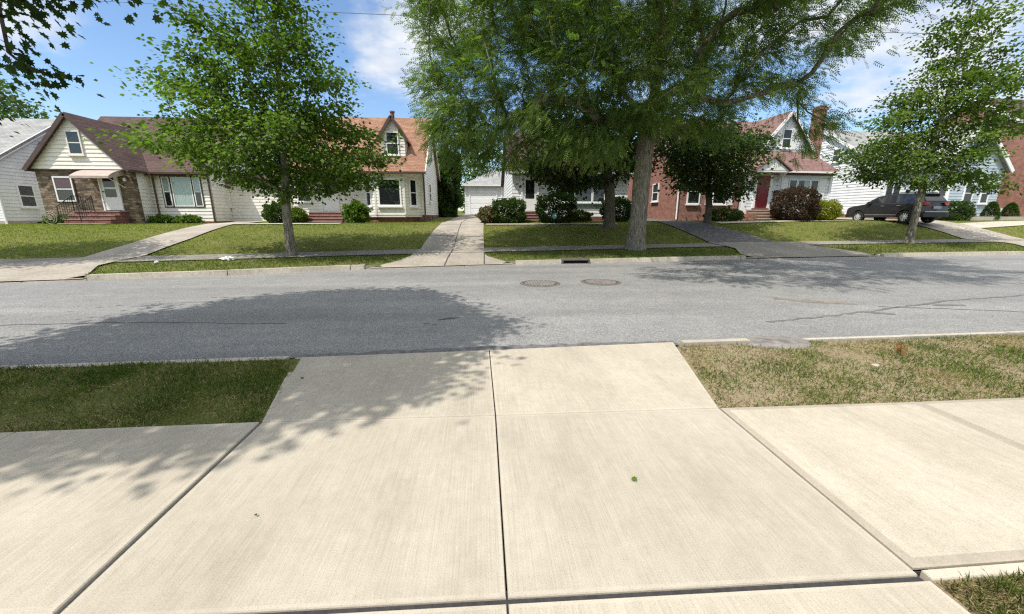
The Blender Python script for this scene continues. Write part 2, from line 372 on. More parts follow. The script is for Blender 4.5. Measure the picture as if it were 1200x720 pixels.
def ribbon(name, L, Rr, zf, mat, off, kind='structure', sub=8, thick=0):
    """a paved strip between two polylines, following the terrain"""
    L = np.asarray(L, float); Rr = np.asarray(Rr, float)
    def res(P, n):
        d = np.r_[0, np.cumsum(np.hypot(*np.diff(P, axis=0).T))]; s = np.linspace(0, d[-1], n)
        return np.stack([np.interp(s, d, P[:, 0]), np.interp(s, d, P[:, 1])], 1)
    n = 40; A = res(L, n); B = res(Rr, n); t = np.linspace(0, 1, sub)[None, :, None]
    P = A[:, None]+(B-A)[:, None]*t
    Z = zf(P[..., 0], P[..., 1])+off
    V = np.concatenate([P, Z[..., None]], -1).reshape(-1, 3)
    i = (np.arange(n-1)[:, None]*sub+np.arange(sub-1)).ravel(); F = np.stack([i, i+sub, i+sub+1, i+1], 1)
    o = np_mesh(name, V, F, mat, smooth=True); o['kind'] = kind
    return o
# far pavement and drives
xs_ = np.linspace(-60, 60, 160)
ribbon('far_sidewalk', np.stack([xs_, curb(xs_)+2.4], 1), np.stack([xs_, curb(xs_)+3.8], 1), gz, M['walk'], .012)
ribbon('concrete_drive', [(-14.3, 9.9), (-13.9, 12.4), (-12.95, 13.5), (-13.25, 16.3), (-14.7, 23.1), (-15.2, 26.6)], [(-10.2, 10.7), (-11.1, 12.2), (-11.45, 14.4), (-11.8, 17.1), (-13.3, 23.1), (-13.6, 26.6)], gd, M['old_conc'], .026)
ribbon('shared_drive', [(-3.5, 12.35), (-2.55, 13.75), (-2.45, 16.6), (-2.2, 20.8), (-1.9, 30), (-1.6, 39.9)], [(1.1, 13.1), (.12, 14.35), (.14, 19.8), (.25, 26), (.9, 30), (1.9, 39.9)], gd, M['old_conc'], .026)
ribbon('black_drive', [(10.2, 14.2), (10.9, 16), (10.9, 18.1), (10.5, 20), (10.2, 24), (10.2, 36)], [(16.2, 14.65), (14.9, 16.2), (14.4, 18.2), (13.1, 20.3), (12.35, 24), (12.35, 36)], gd, M['black_asphalt'], .026)
ribbon('drive_mouth', [(10.05, 14.15), (10.8, 15.9), (10.85, 18.0)], [(16.3, 14.65), (15.0, 16.2), (14.45, 18.15)], gd, M['walk'], .034)
ribbon('side_drive', [(24.6, 15.05), (25.5, 17), (25.4, 20), (25, 30)], [(30.4, 15.3), (29.4, 17.2), (28.6, 20), (28, 30)], gd, M['old_conc'], .026)
ribbon('front_path', [(28.5, 21.6), (32, 22.2), (36, 22.6)], [(28.5, 20.5), (32, 21.1), (36, 21.6)], gz, M['curb'], .03)
ribbon('front_walk', [(-14, 22.9), (-10.6, 22.9), (-7.6, 22.9)], [(-14, 22.1), (-10.6, 22.1), (-7.6, 22.1)], gz, M['curb'], .03)
ribbon('garden_walk', [(.3, 21.7), (2, 21.7), (7.6, 21.7)], [(.3, 21.35), (2, 21.35), (7.6, 21.35)], gz, M['curb'], .035)
ribbon('door_walk', [(13.6, 22.1), (17, 22.6), (21.4, 22.9), (24.6, 23.1)], [(13.6, 21.6), (17, 22.1), (21.4, 22.5), (24.6, 22.7)], gz, M['curb'], .03)
# seams in the shared drive
mb = MB()
for (p0, p1) in (((-1.2, 12.75), (-1.15, 15)), ((-1.15, 15), (-.95, 30)), ((-2.5, 15), (.13, 15)), ((-2.35, 18.4), (.14, 18.4)), ((-2.2, 21.5), (.16, 21.5)), ((.1, 13), (.12, 15))):
    for k in range(10):
        a = Vector(p0).lerp(Vector(p1), k/10); b = Vector(p0).lerp(Vector(p1), (k+1)/10); n = (b-a).orthogonal().normalized()*.02
        mb.face([(q.x, q.y, float(gd(np.float64(q.x), np.float64(q.y)))+.034) for q in (a-n, b-n, b+n, a+n)])
mb.build('drive_seams', M['tar'])['kind'] = 'structure'

def kerb(name, x0, x1, front, h0, h1, w, mat, side):
    """kerb stones: a row of real steps along the gutter"""
    mb = MB(); x = x0; r = random.Random(3)
    while x < x1-.05:
        e = min(x+3.05, x1); k = 4; P = [x+.012+(e-x-.024)*i/k for i in range(k+1)]
        dz = r.uniform(-.008, .008)
        for i in range(k):
            a, b = P[i], P[i+1]; ya, yb = float(front(a)), float(front(b))
            q = [(a, ya), (b, yb), (b, yb+side*w), (a, ya+side*w)]
            i0 = len(mb.v)
            mb.v += [(p[0], p[1], h0) for p in q]+[(q[0][0], q[0][1]+side*.03, h1+dz), (q[1][0], q[1][1]+side*.03, h1+dz), (q[2][0], q[2][1], h1+dz), (q[3][0], q[3][1], h1+dz)]
            mb.f += [(i0+4, i0+5, i0+6, i0+7), (i0, i0+1, i0+5, i0+4), (i0+2, i0+3, i0+7, i0+6)]
            if i == 0: mb.f.append((i0+3, i0, i0+4, i0+7))
            if i == k-1: mb.f.append((i0+1, i0+2, i0+6, i0+5))
        x = e
    o = mb.build(name, mat); o['kind'] = 'structure'; return o
for a, b in ((-60, -14.4), (-10.1, -3.6), (1.15, 2.78), (3.78, 10.1), (16.3, 24.5), (30.5, 60)):
    kerb('far_kerb', a, b, curb, -.16, .045, .17, M['curb'], 1)
kerb('near_kerb', -60, -2.22, near, -.16, -.072, .13, M['curb'], -1)
kerb('near_kerb', 2.5, 3.42, near, -.16, -.035, .13, M['concrete'], -1)
kerb('near_kerb', 4.2, 60, near, -.16, -.06, .1, M['curb'], -1)
# low kerbs across the drives
for a, b in ((-14.4, -10.1), (-3.6, 1.15), (10.1, 16.3), (24.5, 30.5)):
    kerb('drive_lip', a, b, lambda x: curb(x)-.02, -.16, -.078, .3, M['old_conc'], 1)

# ------------------------------------------------------------------ near side: drive, apron, sidewalk
def slabs(name, polys, mat_in, mat_edge, border=.055, thick=.12):
    """cast slabs: each a quad with tooled borders and open edges"""
    me_v = []; me_f = []; mi = []
    def add(pts, m):
        i = len(me_v); me_v.extend(pts); me_f.append(tuple(range(i, i+len(pts)))); mi.append(m)
    for q in polys:
        q = [Vector(p) for p in q]; n = len(q); ins = []
        for k in range(n):
            p, a, b = q[k], q[k-1], q[(k+1) % n]
            d1 = (a-p).normalized(); d2 = (b-p).normalized(); ins.append(p+(d1+d2)*border/max(.3, d1.cross(d2).length))
        add([tuple(p) for p in ins], 0)
        for k in range(n):
            j = (k+1) % n
            low = Vector((0, 0, -.006))
            e0, e1 = q[k]+(ins[k]-q[k])*.16, q[j]+(ins[j]-q[j])*.16
            add([tuple(e0), tuple(e1), tuple(ins[j]), tuple(ins[k])], 1)
            add([tuple(q[k]+low), tuple(q[j]+low), tuple(e1), tuple(e0)], 1)
            add([tuple(q[k]+low-Vector((0, 0, thick))), tuple(q[j]+low-Vector((0, 0, thick))), tuple(q[j]+low), tuple(q[k]+low)], 1)
    me = bpy.data.meshes.new(name); me.from_pydata(me_v, [], me_f); me.materials.append(mat_in); me.materials.append(mat_edge)
    bm = bmesh.new(); bm.from_mesh(me); bmesh.ops.remove_doubles(bm, verts=bm.verts, dist=.0005); bmesh.ops.recalc_face_normals(bm, faces=bm.faces); bm.to_mesh(me); bm.free()
    me.polygons.foreach_set('material_index', mi)
    a = me.attributes.new('tone', 'FLOAT', 'FACE'); rt = random.Random(name+str(len(polys))); tn = [rt.uniform(.03, 1) for _ in polys]
    a.data.foreach_set('value', [tn[i//(len(me_f)//len(polys))] for i in range(len(me_f))])
    o = bpy.data.objects.new(name, me); COL.objects.link(o); o['kind'] = 'structure'
    return o
M['edge'] = concrete('tooled_edge', (.42, .375, .3), (.49, .44, .355), False)
g = .004
slabs('near_drive', [[(-1.655, 1.30, 0), (.08-g, 1.262, 0), (.09-g, 2.738, 0), (-1.655, 2.775, 0)], [(.08+g, 1.262, 0), (1.85, 1.225, 0), (1.88, 2.715, 0), (.09+g, 2.738, 0)]], M['concrete'], M['edge'], .02)
slabs('apron', [[(-1.665, 2.785, 0), (.09-g, 2.748, 0), (.08-g, 4.515, -.092), (-2.17, 4.44, -.092)], [(.09+g, 2.748, 0), (1.885, 2.725, 0), (2.46, 4.62, -.085), (.08+g, 4.515, -.092)]], M['concrete'], M['edge'], .02)
slabs('drive_behind', [[(-1.66, 1.275-3, 0), (.08-g, 1.235-3, 0), (.08-g, 1.235, 0), (-1.66, 1.275, 0)], [(.08+g, 1.235-3, 0), (1.89, 1.195-3, 0), (1.87, 1.195, 0), (.08+g, 1.235, 0)],
                       [(-1.66, -6, 0), (.08-g, -6, 0), (.08-g, -1.78, 0), (-1.66, -1.74, 0)], [(.08+g, -6, 0), (1.89, -6, 0), (1.89, -1.82, 0), (.08+g, -1.78, 0)]], M['concrete'], M['edge'], .02)
wk = []
x = -1.672
for k in range(14):
    e = x-1.66; wk.append([(e+.008, 1.335-.008*k, .006), (x-.006, 1.33-.008*k, .006), (x-.006, 2.775-.008*k, .006), (e+.008, 2.768-.008*k, .006)]); x = e
slabs('near_sidewalk', wk, M['concrete'], M['edge'], .035)
wk = []; x = 1.905
for k in range(16):
    e = x+1.665; wk.append([(x+.004 if k else 1.864, 1.255, .004), (e-.004, 1.255, .004), (e-.004, 2.69, .004), (x+.004 if k else 1.898, 2.715 if k == 0 else 2.69, .004)]); x = e
slabs('near_sidewalk', wk, M['concrete'], M['trowel'], .045)
# felt in the expansion joints, and a bed under all of it
mb = MB(); mb.box(-1.75, 1.86, 1.15, 1.3, -.13, -.014); mb.box(1.84, 1.93, 1.25, 1.3, -.13, -.02)
mb.box(-30, 40, 1.365, 2.70, -.13, -.05)
mb.build('joint_filler', M['felt'])['kind'] = 'structure'
MB().box(-1.74, -1.63, 1.31, 2.78, -.13, -.014).build('joint_filler', M['soft_felt'])['kind'] = 'structure'
MB().box(1.845, 1.94, 1.255, 2.74, -.13, -.012).build('mortar_joint', M['patch'])['kind'] = 'structure'
slabs('sidewalk_edge', [[(1.9, 1.205, -.01), (20, 1.205, -.01), (20, 1.25, -.006), (1.9, 1.25, -.006)], [(-20, 1.2, -.004), (-1.72, 1.27, -.004), (-1.72, 1.325, -.004), (-20, 1.225, -.004)]], M['edge'], M['edge'], .02)
# verges
vz = lambda x, y: -.026-.062*np.clip((y-2.75)/1.7, 0, 1)+.008*np.sin(x*3.1+y*2)*np.cos(x*1.3-y*4)
xl = np.concatenate([np.linspace(-60, -10, 12), np.linspace(-9.6, -1.5, 30)])
def vl(x): return np.where(x > -1.69, 2.77, 2.77)
ribbon('near_verge', [(-60, 2.3), (-9, 2.66), (-3, 2.74), (-1.63, 2.75)], [(-60, -3.6), (-20, 2.2-.13), (-6, 4.25), (-2.08, 4.36)], vz, M['lawn_soil'], 0, sub=14)
ribbon('near_verge', [(1.86, 2.66), (9, 2.66), (60, 2.66)], [(2.36, 4.43), (9, 4.57), (60, 5.3)], vz, M['dry_soil'], 0, sub=14)
sheet('front_yard', np.linspace(1.9, 60, 40), -30, 1.21, 20, lambda x, y: np.full_like(x, -.03), M['dry_soil'])
sheet('front_yard', np.linspace(-60, -1.7, 40), -30, 1.22, 20, lambda x, y: np.full_like(x, -.03), M['lawn_soil'])

# ------------------------------------------------------------------ road marks
def decal(name, outline, mat, z=-.096, jit=0, seed=1):
    r = random.Random(seed); mb = MB()
    mb.face([(x+r.uniform(-jit, jit), y+r.uniform(-jit, jit), z) for x, y in outline])
    o = mb.build(name, mat); o['kind'] = 'structure'; return o
def blob(cx, cy, rx, ry, n=28, seed=1, j=.2, rot=0):
    r = random.Random(seed); out = []; ph = [r.uniform(0, 6.3) for _ in range(4)]
    for k in range(n):
        a = 2*math.pi*k/n; m = 1+j*(math.sin(2*a+ph[0])*.5+math.sin(3*a+ph[1])*.4+math.sin(7*a+ph[2])*.25+math.sin(11*a+ph[3])*.2)
        x, y = rx*m*math.cos(a), ry*m*math.sin(a); out.append((cx+x*math.cos(rot)-y*math.sin(rot), cy+x*math.sin(rot)+y*math.cos(rot)))
    return out
def crack(name, pts, w, mat, seed=1, z=-.0955):
    r = random.Random(seed); P = [Vector(p) for p in pts]; Q = []
    for a, b in zip(P, P[1:]):
        for k in range(12): Q.append(a.lerp(b, k/12)+Vector((r.uniform(-.012, .012), r.uniform(-.03, .03))))
    Q.append(P[-1]); mb = MB(); i0 = 0
    for k, q in enumerate(Q):
        ww = w*(.35+.9*r.random())*(.4 if k in (0, len(Q)-1) else 1); d = (Q[min(k+1, len(Q)-1)]-Q[max(k-1, 0)]).orthogonal().normalized()*ww
        mb.v += [(q.x-d.x, q.y-d.y, z), (q.x+d.x, q.y+d.y, z)]
        if k: mb.f.append((2*k-2, 2*k, 2*k+1, 2*k-1))
    o = mb.build(name, mat); o['kind'] = 'structure'; return o
M['soft_tar'] = plain('weathered_tar', (.135, .132, .13), .85, .3, 9)
crack('tar_seam', [(4.4, 5.5), (5.6, 5.75), (7, 6.1), (9, 6.7), (12, 7.2)], .035, M['soft_tar'], 2)
crack('tar_seam', [(7.2, 6.35), (8.6, 6.0), (10.5, 5.3)], .02, M['soft_tar'], 3)
M['scuff'] = concrete('scuffed_concrete', (.38, .34, .27), (.46, .41, .325), False)
crack('tar_seam', [(-10, 6.1), (-6, 6.3), (-3, 6.0)], .02, M['soft_tar'], 5)
for i, (cx, cy, rx, ry, ro) in enumerate(((6.35, 6.9, .55, .16, -.5), )): decal('road_stain', blob(cx, cy, rx, ry, 40, 4+i, .35, ro), M['stain'])
decal('road_stain', blob(8.6, 6.35, .3, .07, 30, 9, .3), M['soft_tar']); decal('road_stain', blob(6.7, 5.9, .3, .05, 30, 19, .3, -.4), M['soft_tar'])
decal('road_stain', blob(-.55, 6.1, .16, .045, 24, 12, .4, .5), M['tar']); decal('road_stain', blob(-.85, 5.85, .04, .02, 14, 13, .4), M['tar']); decal('road_stain', blob(-.72, 5.75, .04, .02, 14, 14, .4), M['tar'])
# rough dark edge where the road was cut for the apron
r = random.Random(5); pts = [(-2.3, 4.46)]
lo = [(-2.2+4.7*k/40, 4.43+.0039*k+.0) for k in range(41)]; hi = [(-2.2+4.7*k/40, 4.43+.0045*k+.05+.1*math.sin(math.pi*k/40)**1+r.uniform(-.025, .05)) for k in range(41)]
mb = MB()
for k in range(40): mb.face([(*lo[k], -.0945), (*lo[k+1], -.0945), (*hi[k+1], -.0945), (*hi[k], -.0945)])
mb.build('patched_road_edge', M['edge_asphalt'])['kind'] = 'structure'
# asphalt skimmed over the kerb at the right verge
mb = MB(); o1 = blob(3.78, 4.5, .46, .34, 40, 21, .1, .05)
for k in range(40):
    a, b = o1[k], o1[(k+1) % 40]; c = (3.78, 4.5)
    am = (c[0]+(a[0]-c[0])*.72, c[1]+(a[1]-c[1])*.72); bm_ = (c[0]+(b[0]-c[0])*.72, c[1]+(b[1]-c[1])*.72)
    za = -.1 if a[1] > 4.55 else -.086; zb_ = -.1 if b[1] > 4.55 else -.086; zam = -.062 if am[1] < 4.6 else -.088; zbm = -.062 if bm_[1] < 4.6 else -.088
    mb.face([(*a, za), (*b, zb_), (*bm_, zbm), (*am, zam)]); mb.face([(*am, zam), (*bm_, zbm), (*c, -.06)])
mb.build('asphalt_patch', M['patch'], smooth=True)['kind'] = 'structure'

# manhole covers, drain
def manhole(x, y, label):
    root = empty('manhole_cover', (x, y, -.1), label, 'manhole cover', 'manhole covers in the road')
    n = 40; mb = MB()
    for (r0, r1, z0, z1) in ((.5, .43, .004, .012), (.43, .425, .012, .002)):
        for k in range(n):
            a, b = 2*math.pi*k/n, 2*math.pi*(k+1)/n
            mb.face([(r0*math.cos(a), r0*math.sin(a), z0), (r0*math.cos(b), r0*math.sin(b), z0), (r1*math.cos(b), r1*math.sin(b), z1), (r1*math.cos(a), r1*math.sin(a), z1)])
    mb.build('rim', M['manrim'], root)
    mb = MB(); mb.face([(.424*math.cos(2*math.pi*k/n), .424*math.sin(2*math.pi*k/n), .005) for k in range(n)])
    pd = MB()
    for i in range(-5, 6):
        q = i*.07; w = math.sqrt(max(0, .37**2-q*q))
        pd.box(-w, w, q-.013, q+.013, .004, .0135); pd.box(q-.013, q+.013, -w, w, .004, .015)
    for k in range(24):
        a = 2*math.pi*k/24; c, s = .4*math.cos(a), .4*math.sin(a); mb.box(c-.012, c+.012, s-.012, s+.012, .005, .012)
    mb.box(-.05, .05, -.05, .05, .005, .014)
    lid = mb.build('lid', M['rust'], root); pd.build('tread_pattern', M['padiron'], lid)
M['padiron'] = plain('polished_iron', (.24, .215, .195), .55, .3, 9)
M['rust'] = plain('rusty_iron', (.105, .09, .08), .75, .35, 12, bumps=(60, .4, .004)); M['manrim'] = plain('worn_iron', (.13, .115, .105), .7, .3, 14)
manhole(1.43, 9.35, 'round rusty manhole cover in the road, left one of the pair')
manhole(2.98, 9.42, 'round rusty manhole cover in the road, right one of the pair')
dr = empty('storm_drain', (3.28, 13.3, -.1), 'rusty iron storm drain inlet set in the far kerb below the big trunk', 'drain')
MB().box(-.5, .5, -.02, .42, .1, .16).build('hood', M['rust'], dr, bevel=.02)
mb = MB(); mb.box(-.5, -.44, -.02, .4, -.02, .1); mb.box(.44, .5, -.02, .4, -.02, .1); mb.box(-.44, .44, -.02, .0, -.02, .02); mb.build('throat_frame', M['rust'], dr)
MB().box(-.44, .44, .3, .36, -.02, .1).build('throat', M['felt'], dr)
# ------------------------------------------------------------------ house kit
def clapboard(mb, poly, org, ang, pitch=.2, depth=.02):
    """lapped boards over a convex outline given as (along, up); faces -y before turning by ang"""
    zs = sorted({round(p[1], 4) for p in poly}); z0, z1 = zs[0], zs[-1]
    lv = sorted(set([round(z0+k*pitch, 4) for k in range(int((z1-z0)/pitch)+1)]+zs))
    def span(z):
        xs = []
        for a, b in zip(poly, poly[1:]+poly[:1]):
            if abs(a[1]-b[1]) < 1e-9:
                if abs(a[1]-z) < 1e-6: xs += [a[0], b[0]]
            elif min(a[1], b[1])-1e-6 <= z <= max(a[1], b[1])+1e-6: xs.append(a[0]+(b[0]-a[0])*(z-a[1])/(b[1]-a[1]))
        return min(xs), max(xs)
    ca, sa = math.cos(ang), math.sin(ang)
    P = lambda u, d, z: (org[0]+u*ca+d*sa, org[1]+u*sa-d*ca, org[2]+z)
    for a, b in zip(lv, lv[1:]):
        if b-a < .004: continue
        (l0, r0), (l1, r1) = span(a+1e-5), span(b-1e-5)
        dd = depth*min(1, (b-a)/pitch)+.003
        mb.face([P(l0, dd, a), P(r0, dd, a), P(r1, .003, b), P(l1, .003, b)])
        mb.face([P(l0, 0, a), P(r0, 0, a), P(r0, dd, a), P(l0, dd, a)])
    mb.face([P(p[0], 0, p[1]) for p in poly])
def place(mb, org, ang): return mb.rot(ang).move(org)
def window(par, org, w, h, ang=0, fr=.07, mat='white', trim=None, rails=(.5,), bars=(), curt=None, sill=True, dep=.07, tw=.09):
    """org: bottom centre on the wall face; frame stands proud with pane set back in it"""
    mb = MB(); x = w/2
    mb.box(-x, -x+fr, -dep, .01, 0, h); mb.box(x-fr, x, -dep, .01, 0, h); mb.box(-x+fr, x-fr, -dep, .01, 0, fr); mb.box(-x+fr, x-fr, -dep, .01, h-fr, h)
    for q in rails: mb.box(-x+fr, x-fr, -dep+.012, .0, h*q-.025, h*q+.025)
    for q in bars: mb.box(-x+w*q-.03, -x+w*q+.03, -dep-.002, .0, fr, h-fr)
    f = place(mb, org, ang).build('window', M[mat], par)
    mb = MB(); mb.face([(-x+fr, -.05, fr), (x-fr, -.05, fr), (x-fr, -.05, h-fr), (-x+fr, -.05, h-fr)]); place(mb, org, ang).build('pane', M['glass'], f)
    mb = MB(); mb.face([(-x+fr*.5, -.033, fr*.5), (x-fr*.5, -.033, fr*.5), (x-fr*.5, -.033, h-fr*.5), (-x+fr*.5, -.033, h-fr*.5)])
    place(mb, org, ang).build('dark_interior', M['dark_room'], f)
    if curt:
        cm, c0, c1, z0 = curt; mb = MB(); n = 40
        for k in range(n):
            a, b = c0+(c1-c0)*k/n, c0+(c1-c0)*(k+1)/n
            mb.face([(-x+w*a, -.041+.005*math.sin(k*1.9), h*z0+fr), (-x+w*b, -.041+.005*math.sin(k*1.9+1.9), h*z0+fr), (-x+w*b, -.041+.005*math.sin(k*1.9+1.9), h-fr), (-x+w*a, -.041+.005*math.sin(k*1.9), h-fr)])
        place(mb, org, ang).build('curtain', M[cm], f)
    if trim:
        mb = MB(); mb.box(-x-tw, -x-.002, -.05, .012, -tw, h+tw); mb.box(x+.002, x+tw, -.05, .012, -tw, h+tw); mb.box(-x-.002, x+.002, -.05, .012, h+.002, h+tw); mb.box(-x-.002, x+.002, -.05, .012, -tw, -.002)
        place(mb, org, ang).build('trim', M[trim], f)
    elif sill:
        place(MB().box(-x-.06, x+.06, -dep-.06, .01, -.07, -.003), org, ang).build('sill', M[mat], f)
    return f
def shutters(par, org, w, h, sw, mat, ang=0):
    for s in (-1, 1):
        mb = MB(); c = s*(w/2+sw/2+.04); mb.box(c-sw/2, c+sw/2, -.045, .012, -.04, h+.04)
        for k in range(int(h/.09)): mb.box(c-sw/2+.05, c+sw/2-.05, -.052, -.044, .05+k*.09, .11+k*.09)
        place(mb, org, ang).build('shutter', M[mat], par)
def door(par, org, w, h, mat, ang=0, frame='white', lites=(), fr=.1):
    x = w/2; mb = MB(); mb.box(-x-fr, -x, -.08, .012, 0, h+fr); mb.box(x, x+fr, -.08, .012, 0, h+fr); mb.box(-x, x, -.08, .012, h, h+fr)
    place(mb, org, ang).build('door_frame', M[frame], par)
    mb = MB(); mb.box(-x+.004, x-.004, -.04, .01, .03, h-.004)
    d = place(mb, org, ang).build('door', M[mat], par)
    for (a, b, z0, z1) in lites:
        mb = MB(); mb.box(-x+w*a, -x+w*b, -.043, -.038, z0, z1); q = place(mb, org, ang).build('pane', M['dark_gloss'], d)
    mb = MB(); mb.tube([(-x+.09, -.04, 1.0), (-x+.09, -.1, 1.0), (-x+.09, -.1, 1.05)], .022, 6); place(mb, org, ang).build('handle', M['iron'], d)
    return d
M['dark_gloss'] = plain('dark_glazing', (.015, .016, .018), .06, .1, 3, spec=.6)
def roof_slab(par, quad, mat, th=.13, name='roof'):
    return MB().prism(quad, (0, 0, -th)).build(name, M[mat], par)
def beam(mb, a, b, w, h):
    """square bar between two points, w across and h down"""
    a, b = Vector(a), Vector(b); d = (b-a).normalized(); s = d.cross(Vector((0, 0, 1))).normalized()*w/2; u = s.cross(d).normalized()*h/2
    i = len(mb.v)
    for p in (a, b): mb.v += [tuple(p+s+u), tuple(p-s+u), tuple(p-s-u), tuple(p+s-u)]
    mb.f += [(i, i+1, i+2, i+3), (i+7, i+6, i+5, i+4)]+[(i+k, i+4+k, i+4+(k+1) % 4, i+(k+1) % 4) for k in range(4)]
def railing(par, pts, h=.85, gap=.13, name='railing'):
    mb = MB()
    for a, b in zip(pts, pts[1:]):
        a, b = Vector(a), Vector(b); n = max(2, int((b-a).length/gap))
        mb.tube([a+Vector((0, 0, h)), b+Vector((0, 0, h))], .022, 6); mb.tube([a+Vector((0, 0, .12)), b+Vector((0, 0, .12))], .014, 6)
        for k in range(n+1):
            p = a.lerp(b, k/n); mb.tube([p+Vector((0, 0, 0 if k in (0, n) else .12)), p+Vector((0, 0, h))], .022 if k in (0, n) else .011, 5)
    return mb.build(name, M['iron'], par)
def steps(par, x0, x1, yf, yb, z0, z1, n, wall, tread, over=.03):
    """n treads climbing from yf (front) to yb"""
    mb = MB(); s = None; dz = (z1-z0)/n; dy = .32; tr = []
    for k in range(n):
        y = yf+k*dy; zt = z0+dz*(k+1)
        mb.box(x0+.0015*k, x1-.0015*k, y, yb-.002*k, z0-.3 if k == 0 else z0+dz*k-.05, zt-.05)
        tr.append((y, zt))
    s = mb.build('steps', M[wall], par)
    for k, (y, zt) in enumerate(tr):
        e = y+dy if k < n-1 else yb
        MB().box(x0-over, x1+over, y-over, e+(.0 if k == n-1 else -.002), zt-.049, zt).build('tread', M[tread], s, bevel=.008)
    return s
def gable_house_roof(par, x0, x1, y0, y1, ze, zr, mat, ov=.3, side=.25, yr=None):
    """ridge runs along x; eaves at y0 and y1"""
    yr = (y0+y1)/2 if yr is None else yr; k0 = (zr-ze)/(yr-y0); k1 = (zr-ze)/(y1-yr)
    roof_slab(par, [(x0-side, y0-ov, ze-ov*k0), (x1+side, y0-ov, ze-ov*k0), (x1+side, yr, zr), (x0-side, yr, zr)], mat)
    roof_slab(par, [(x0-side, yr+.002, zr), (x1+side, yr+.002, zr), (x1+side, y1+ov, ze-ov*k1), (x0-side, y1+ov, ze-ov*k1)], mat)
def gutter(par, a, b, mat, name='gutter'):
    mb = MB(); beam(mb, a, b, .12, .11); return mb.build(name, M[mat], par)
PI2 = math.pi/2

# ---- W: white house at the far left, its gable end turned to the right
Wh = empty('white_house', (-26.0, 24, 1.02), 'white sided house with grey roof, cut by the left edge of the photo', 'house')
MB().box(-11, -.01, .02, 9, -.6, 3.36).build('wall_core', M['white_sid'], Wh)
mb = MB(); clapboard(mb, [(0, .25), (9, .25), (9, 3.4), (4.5, 6.35), (0, 3.4)], (0, 0, 0), PI2, .19, .022); mb.build('gable_wall', M['white_sid'], Wh)
mb = MB(); clapboard(mb, [(-11, .25), (0, .25), (0, 3.4), (-11, 3.4)], (0, 0, 0), 0, .14, .014); mb.build('front_wall', M['white_sid'], Wh)
MB().box(-11, .03, -.02, 9, -.6, .245).build('foundation', M['curb'], Wh)
gable_house_roof(Wh, -11, 0, 0, 9, 3.42, 6.42, 'roof_grey', .28, .14)
mb = MB(); beam(mb, (.11, -.3, 3.13), (.11, 4.5, 6.33), .05, .2); beam(mb, (.11, 9.3, 3.13), (.11, 4.5, 6.33), .05, .2); mb.build('rake_board', M['white'], Wh)
window(Wh, (.02, 1.3, 1.0), .85, 1.25, PI2, trim=None)
window(Wh, (.02, 7.4, 1.0), .85, 1.25, PI2)
mb = MB(); mb.prism([(.03, 2.4, 4.25), (.03, 3.1, 4.25), (.03, 2.75, 4.8)], (.04, 0, 0)); mb.build('attic_vent', M['dark_room'], Wh)
for q in (1.5, 4.0): MB().box(-.02, .05, q, q+.55, .05, .18).build('foundation_vent', M['dark_room'], Wh)
mb = MB(); mb.tube([(.06, -.05, 3.1), (.06, -.05, .1), (.2, -.25, .02)], .045, 8); mb.build('downspout', M['white'], Wh)
gutter(Wh, (-11, -.36, 3.1), (.12, -.36, 3.1), 'white')
window(Wh, (-2.6, 0, 1.0), 1.5, 1.3)

# ---- B: brown roofed house with a stone front
B = empty('stone_front_house', (-21.6, 24, 1.1), 'cream house with brown roof, brown stone front and rust awning over a white door', 'house')
wl, wr, ax, az_ = -2.3, 2.45, .08, 5.55
MB().box(wl+.02, wr-.02, .03, 4, -.6, 2.9).build('wall_core', M['cream'], B)
MB().box(wl, wr, 0, .3, -.6, 2.86).build('stone_wall', M['stone'], B)
mb = MB(); clapboard(mb, [(wl-.1, 2.9), (wr+.1, 2.9), (ax+.06, az_), (ax-.06, az_)], (0, -.06, 0), 0, .21, .036); mb.build('gable_wall', M['cream'], B)
MB().box(wl-.12, wr+.12, -.1, .05, 2.84, 2.905).build('trim_board', M['brown_trim'], B)
mb = MB(); clapboard(mb, [(0.32, .12), (1.32, .12), (1.32, 2.9), (.32, 2.9)], (wr, 0, 0), PI2, .2, .02); mb.build('side_wall', M['cream'], B)
MB().box(wr-.06, wr+.05, -.015, .34, .0, 2.84).build('corner_board', M['stone'], B)
k = (az_-2.9)/(wr+.1-ax)
for s in (-1, 1):
    xe = (wr+.1 if s > 0 else wl-.1); xo = xe+s*.12; zo = 2.9-.12*k+.12
    roof_slab(B, [(ax, -.28, az_+.16), (xo, -.28, zo), (xo, 3.4 if s > 0 else 4.5, zo), (ax, 4.6, az_+.16)], 'roof_brown', .12)
    mb = MB(); beam(mb, (ax, -.3, az_+.07), (xo, -.3, zo-.09), .05, .2); mb.build('rake_board', M['brown_trim'], B)
# main block
mx0, mx1, my0, my1, me, mr = -2.3, 5.75, 1.3, 8.6, 3.05, 6.55
MB().box(mx0, mx1-.02, my0+.02, my1, -.6, me-.02).build('wall_core', M['cream'], B)
mb = MB(); clapboard(mb, [(wr, .12), (mx1, .12), (mx1, me), (wr, me)], (0, my0, 0), 0, .2, .03); mb.build('front_wall', M['cream'], B)
mb = MB(); clapboard(mb, [(0, .12), (my1-my0, .12), (my1-my0, me), ((my1-my0)/2, mr-.1), (0, me)], (mx1, my0, 0), PI2, .2, .02); mb.build('gable_wall', M['cream'], B)
MB().box(wr-.01, mx1+.02, my0-.01, my1, -.6, .115).build('foundation', M['brick_dark'], B)
gable_house_roof(B, mx0, mx1, my0, my1, me+.1, mr+.1, 'roof_brown', .35, .2)
gutter(B, (wr+.3, my0-.42, me-.22), (mx1+.2, my0-.42, me-.22), 'brown_trim')
mb = MB(); mb.tube([(wr+.42, my0-.38, me-.3), (wr+.2, my0-.07, me-.55), (wr+.2, my0-.07, .1)], .05, 8); mb.build('downspout', M['downspout'], B)
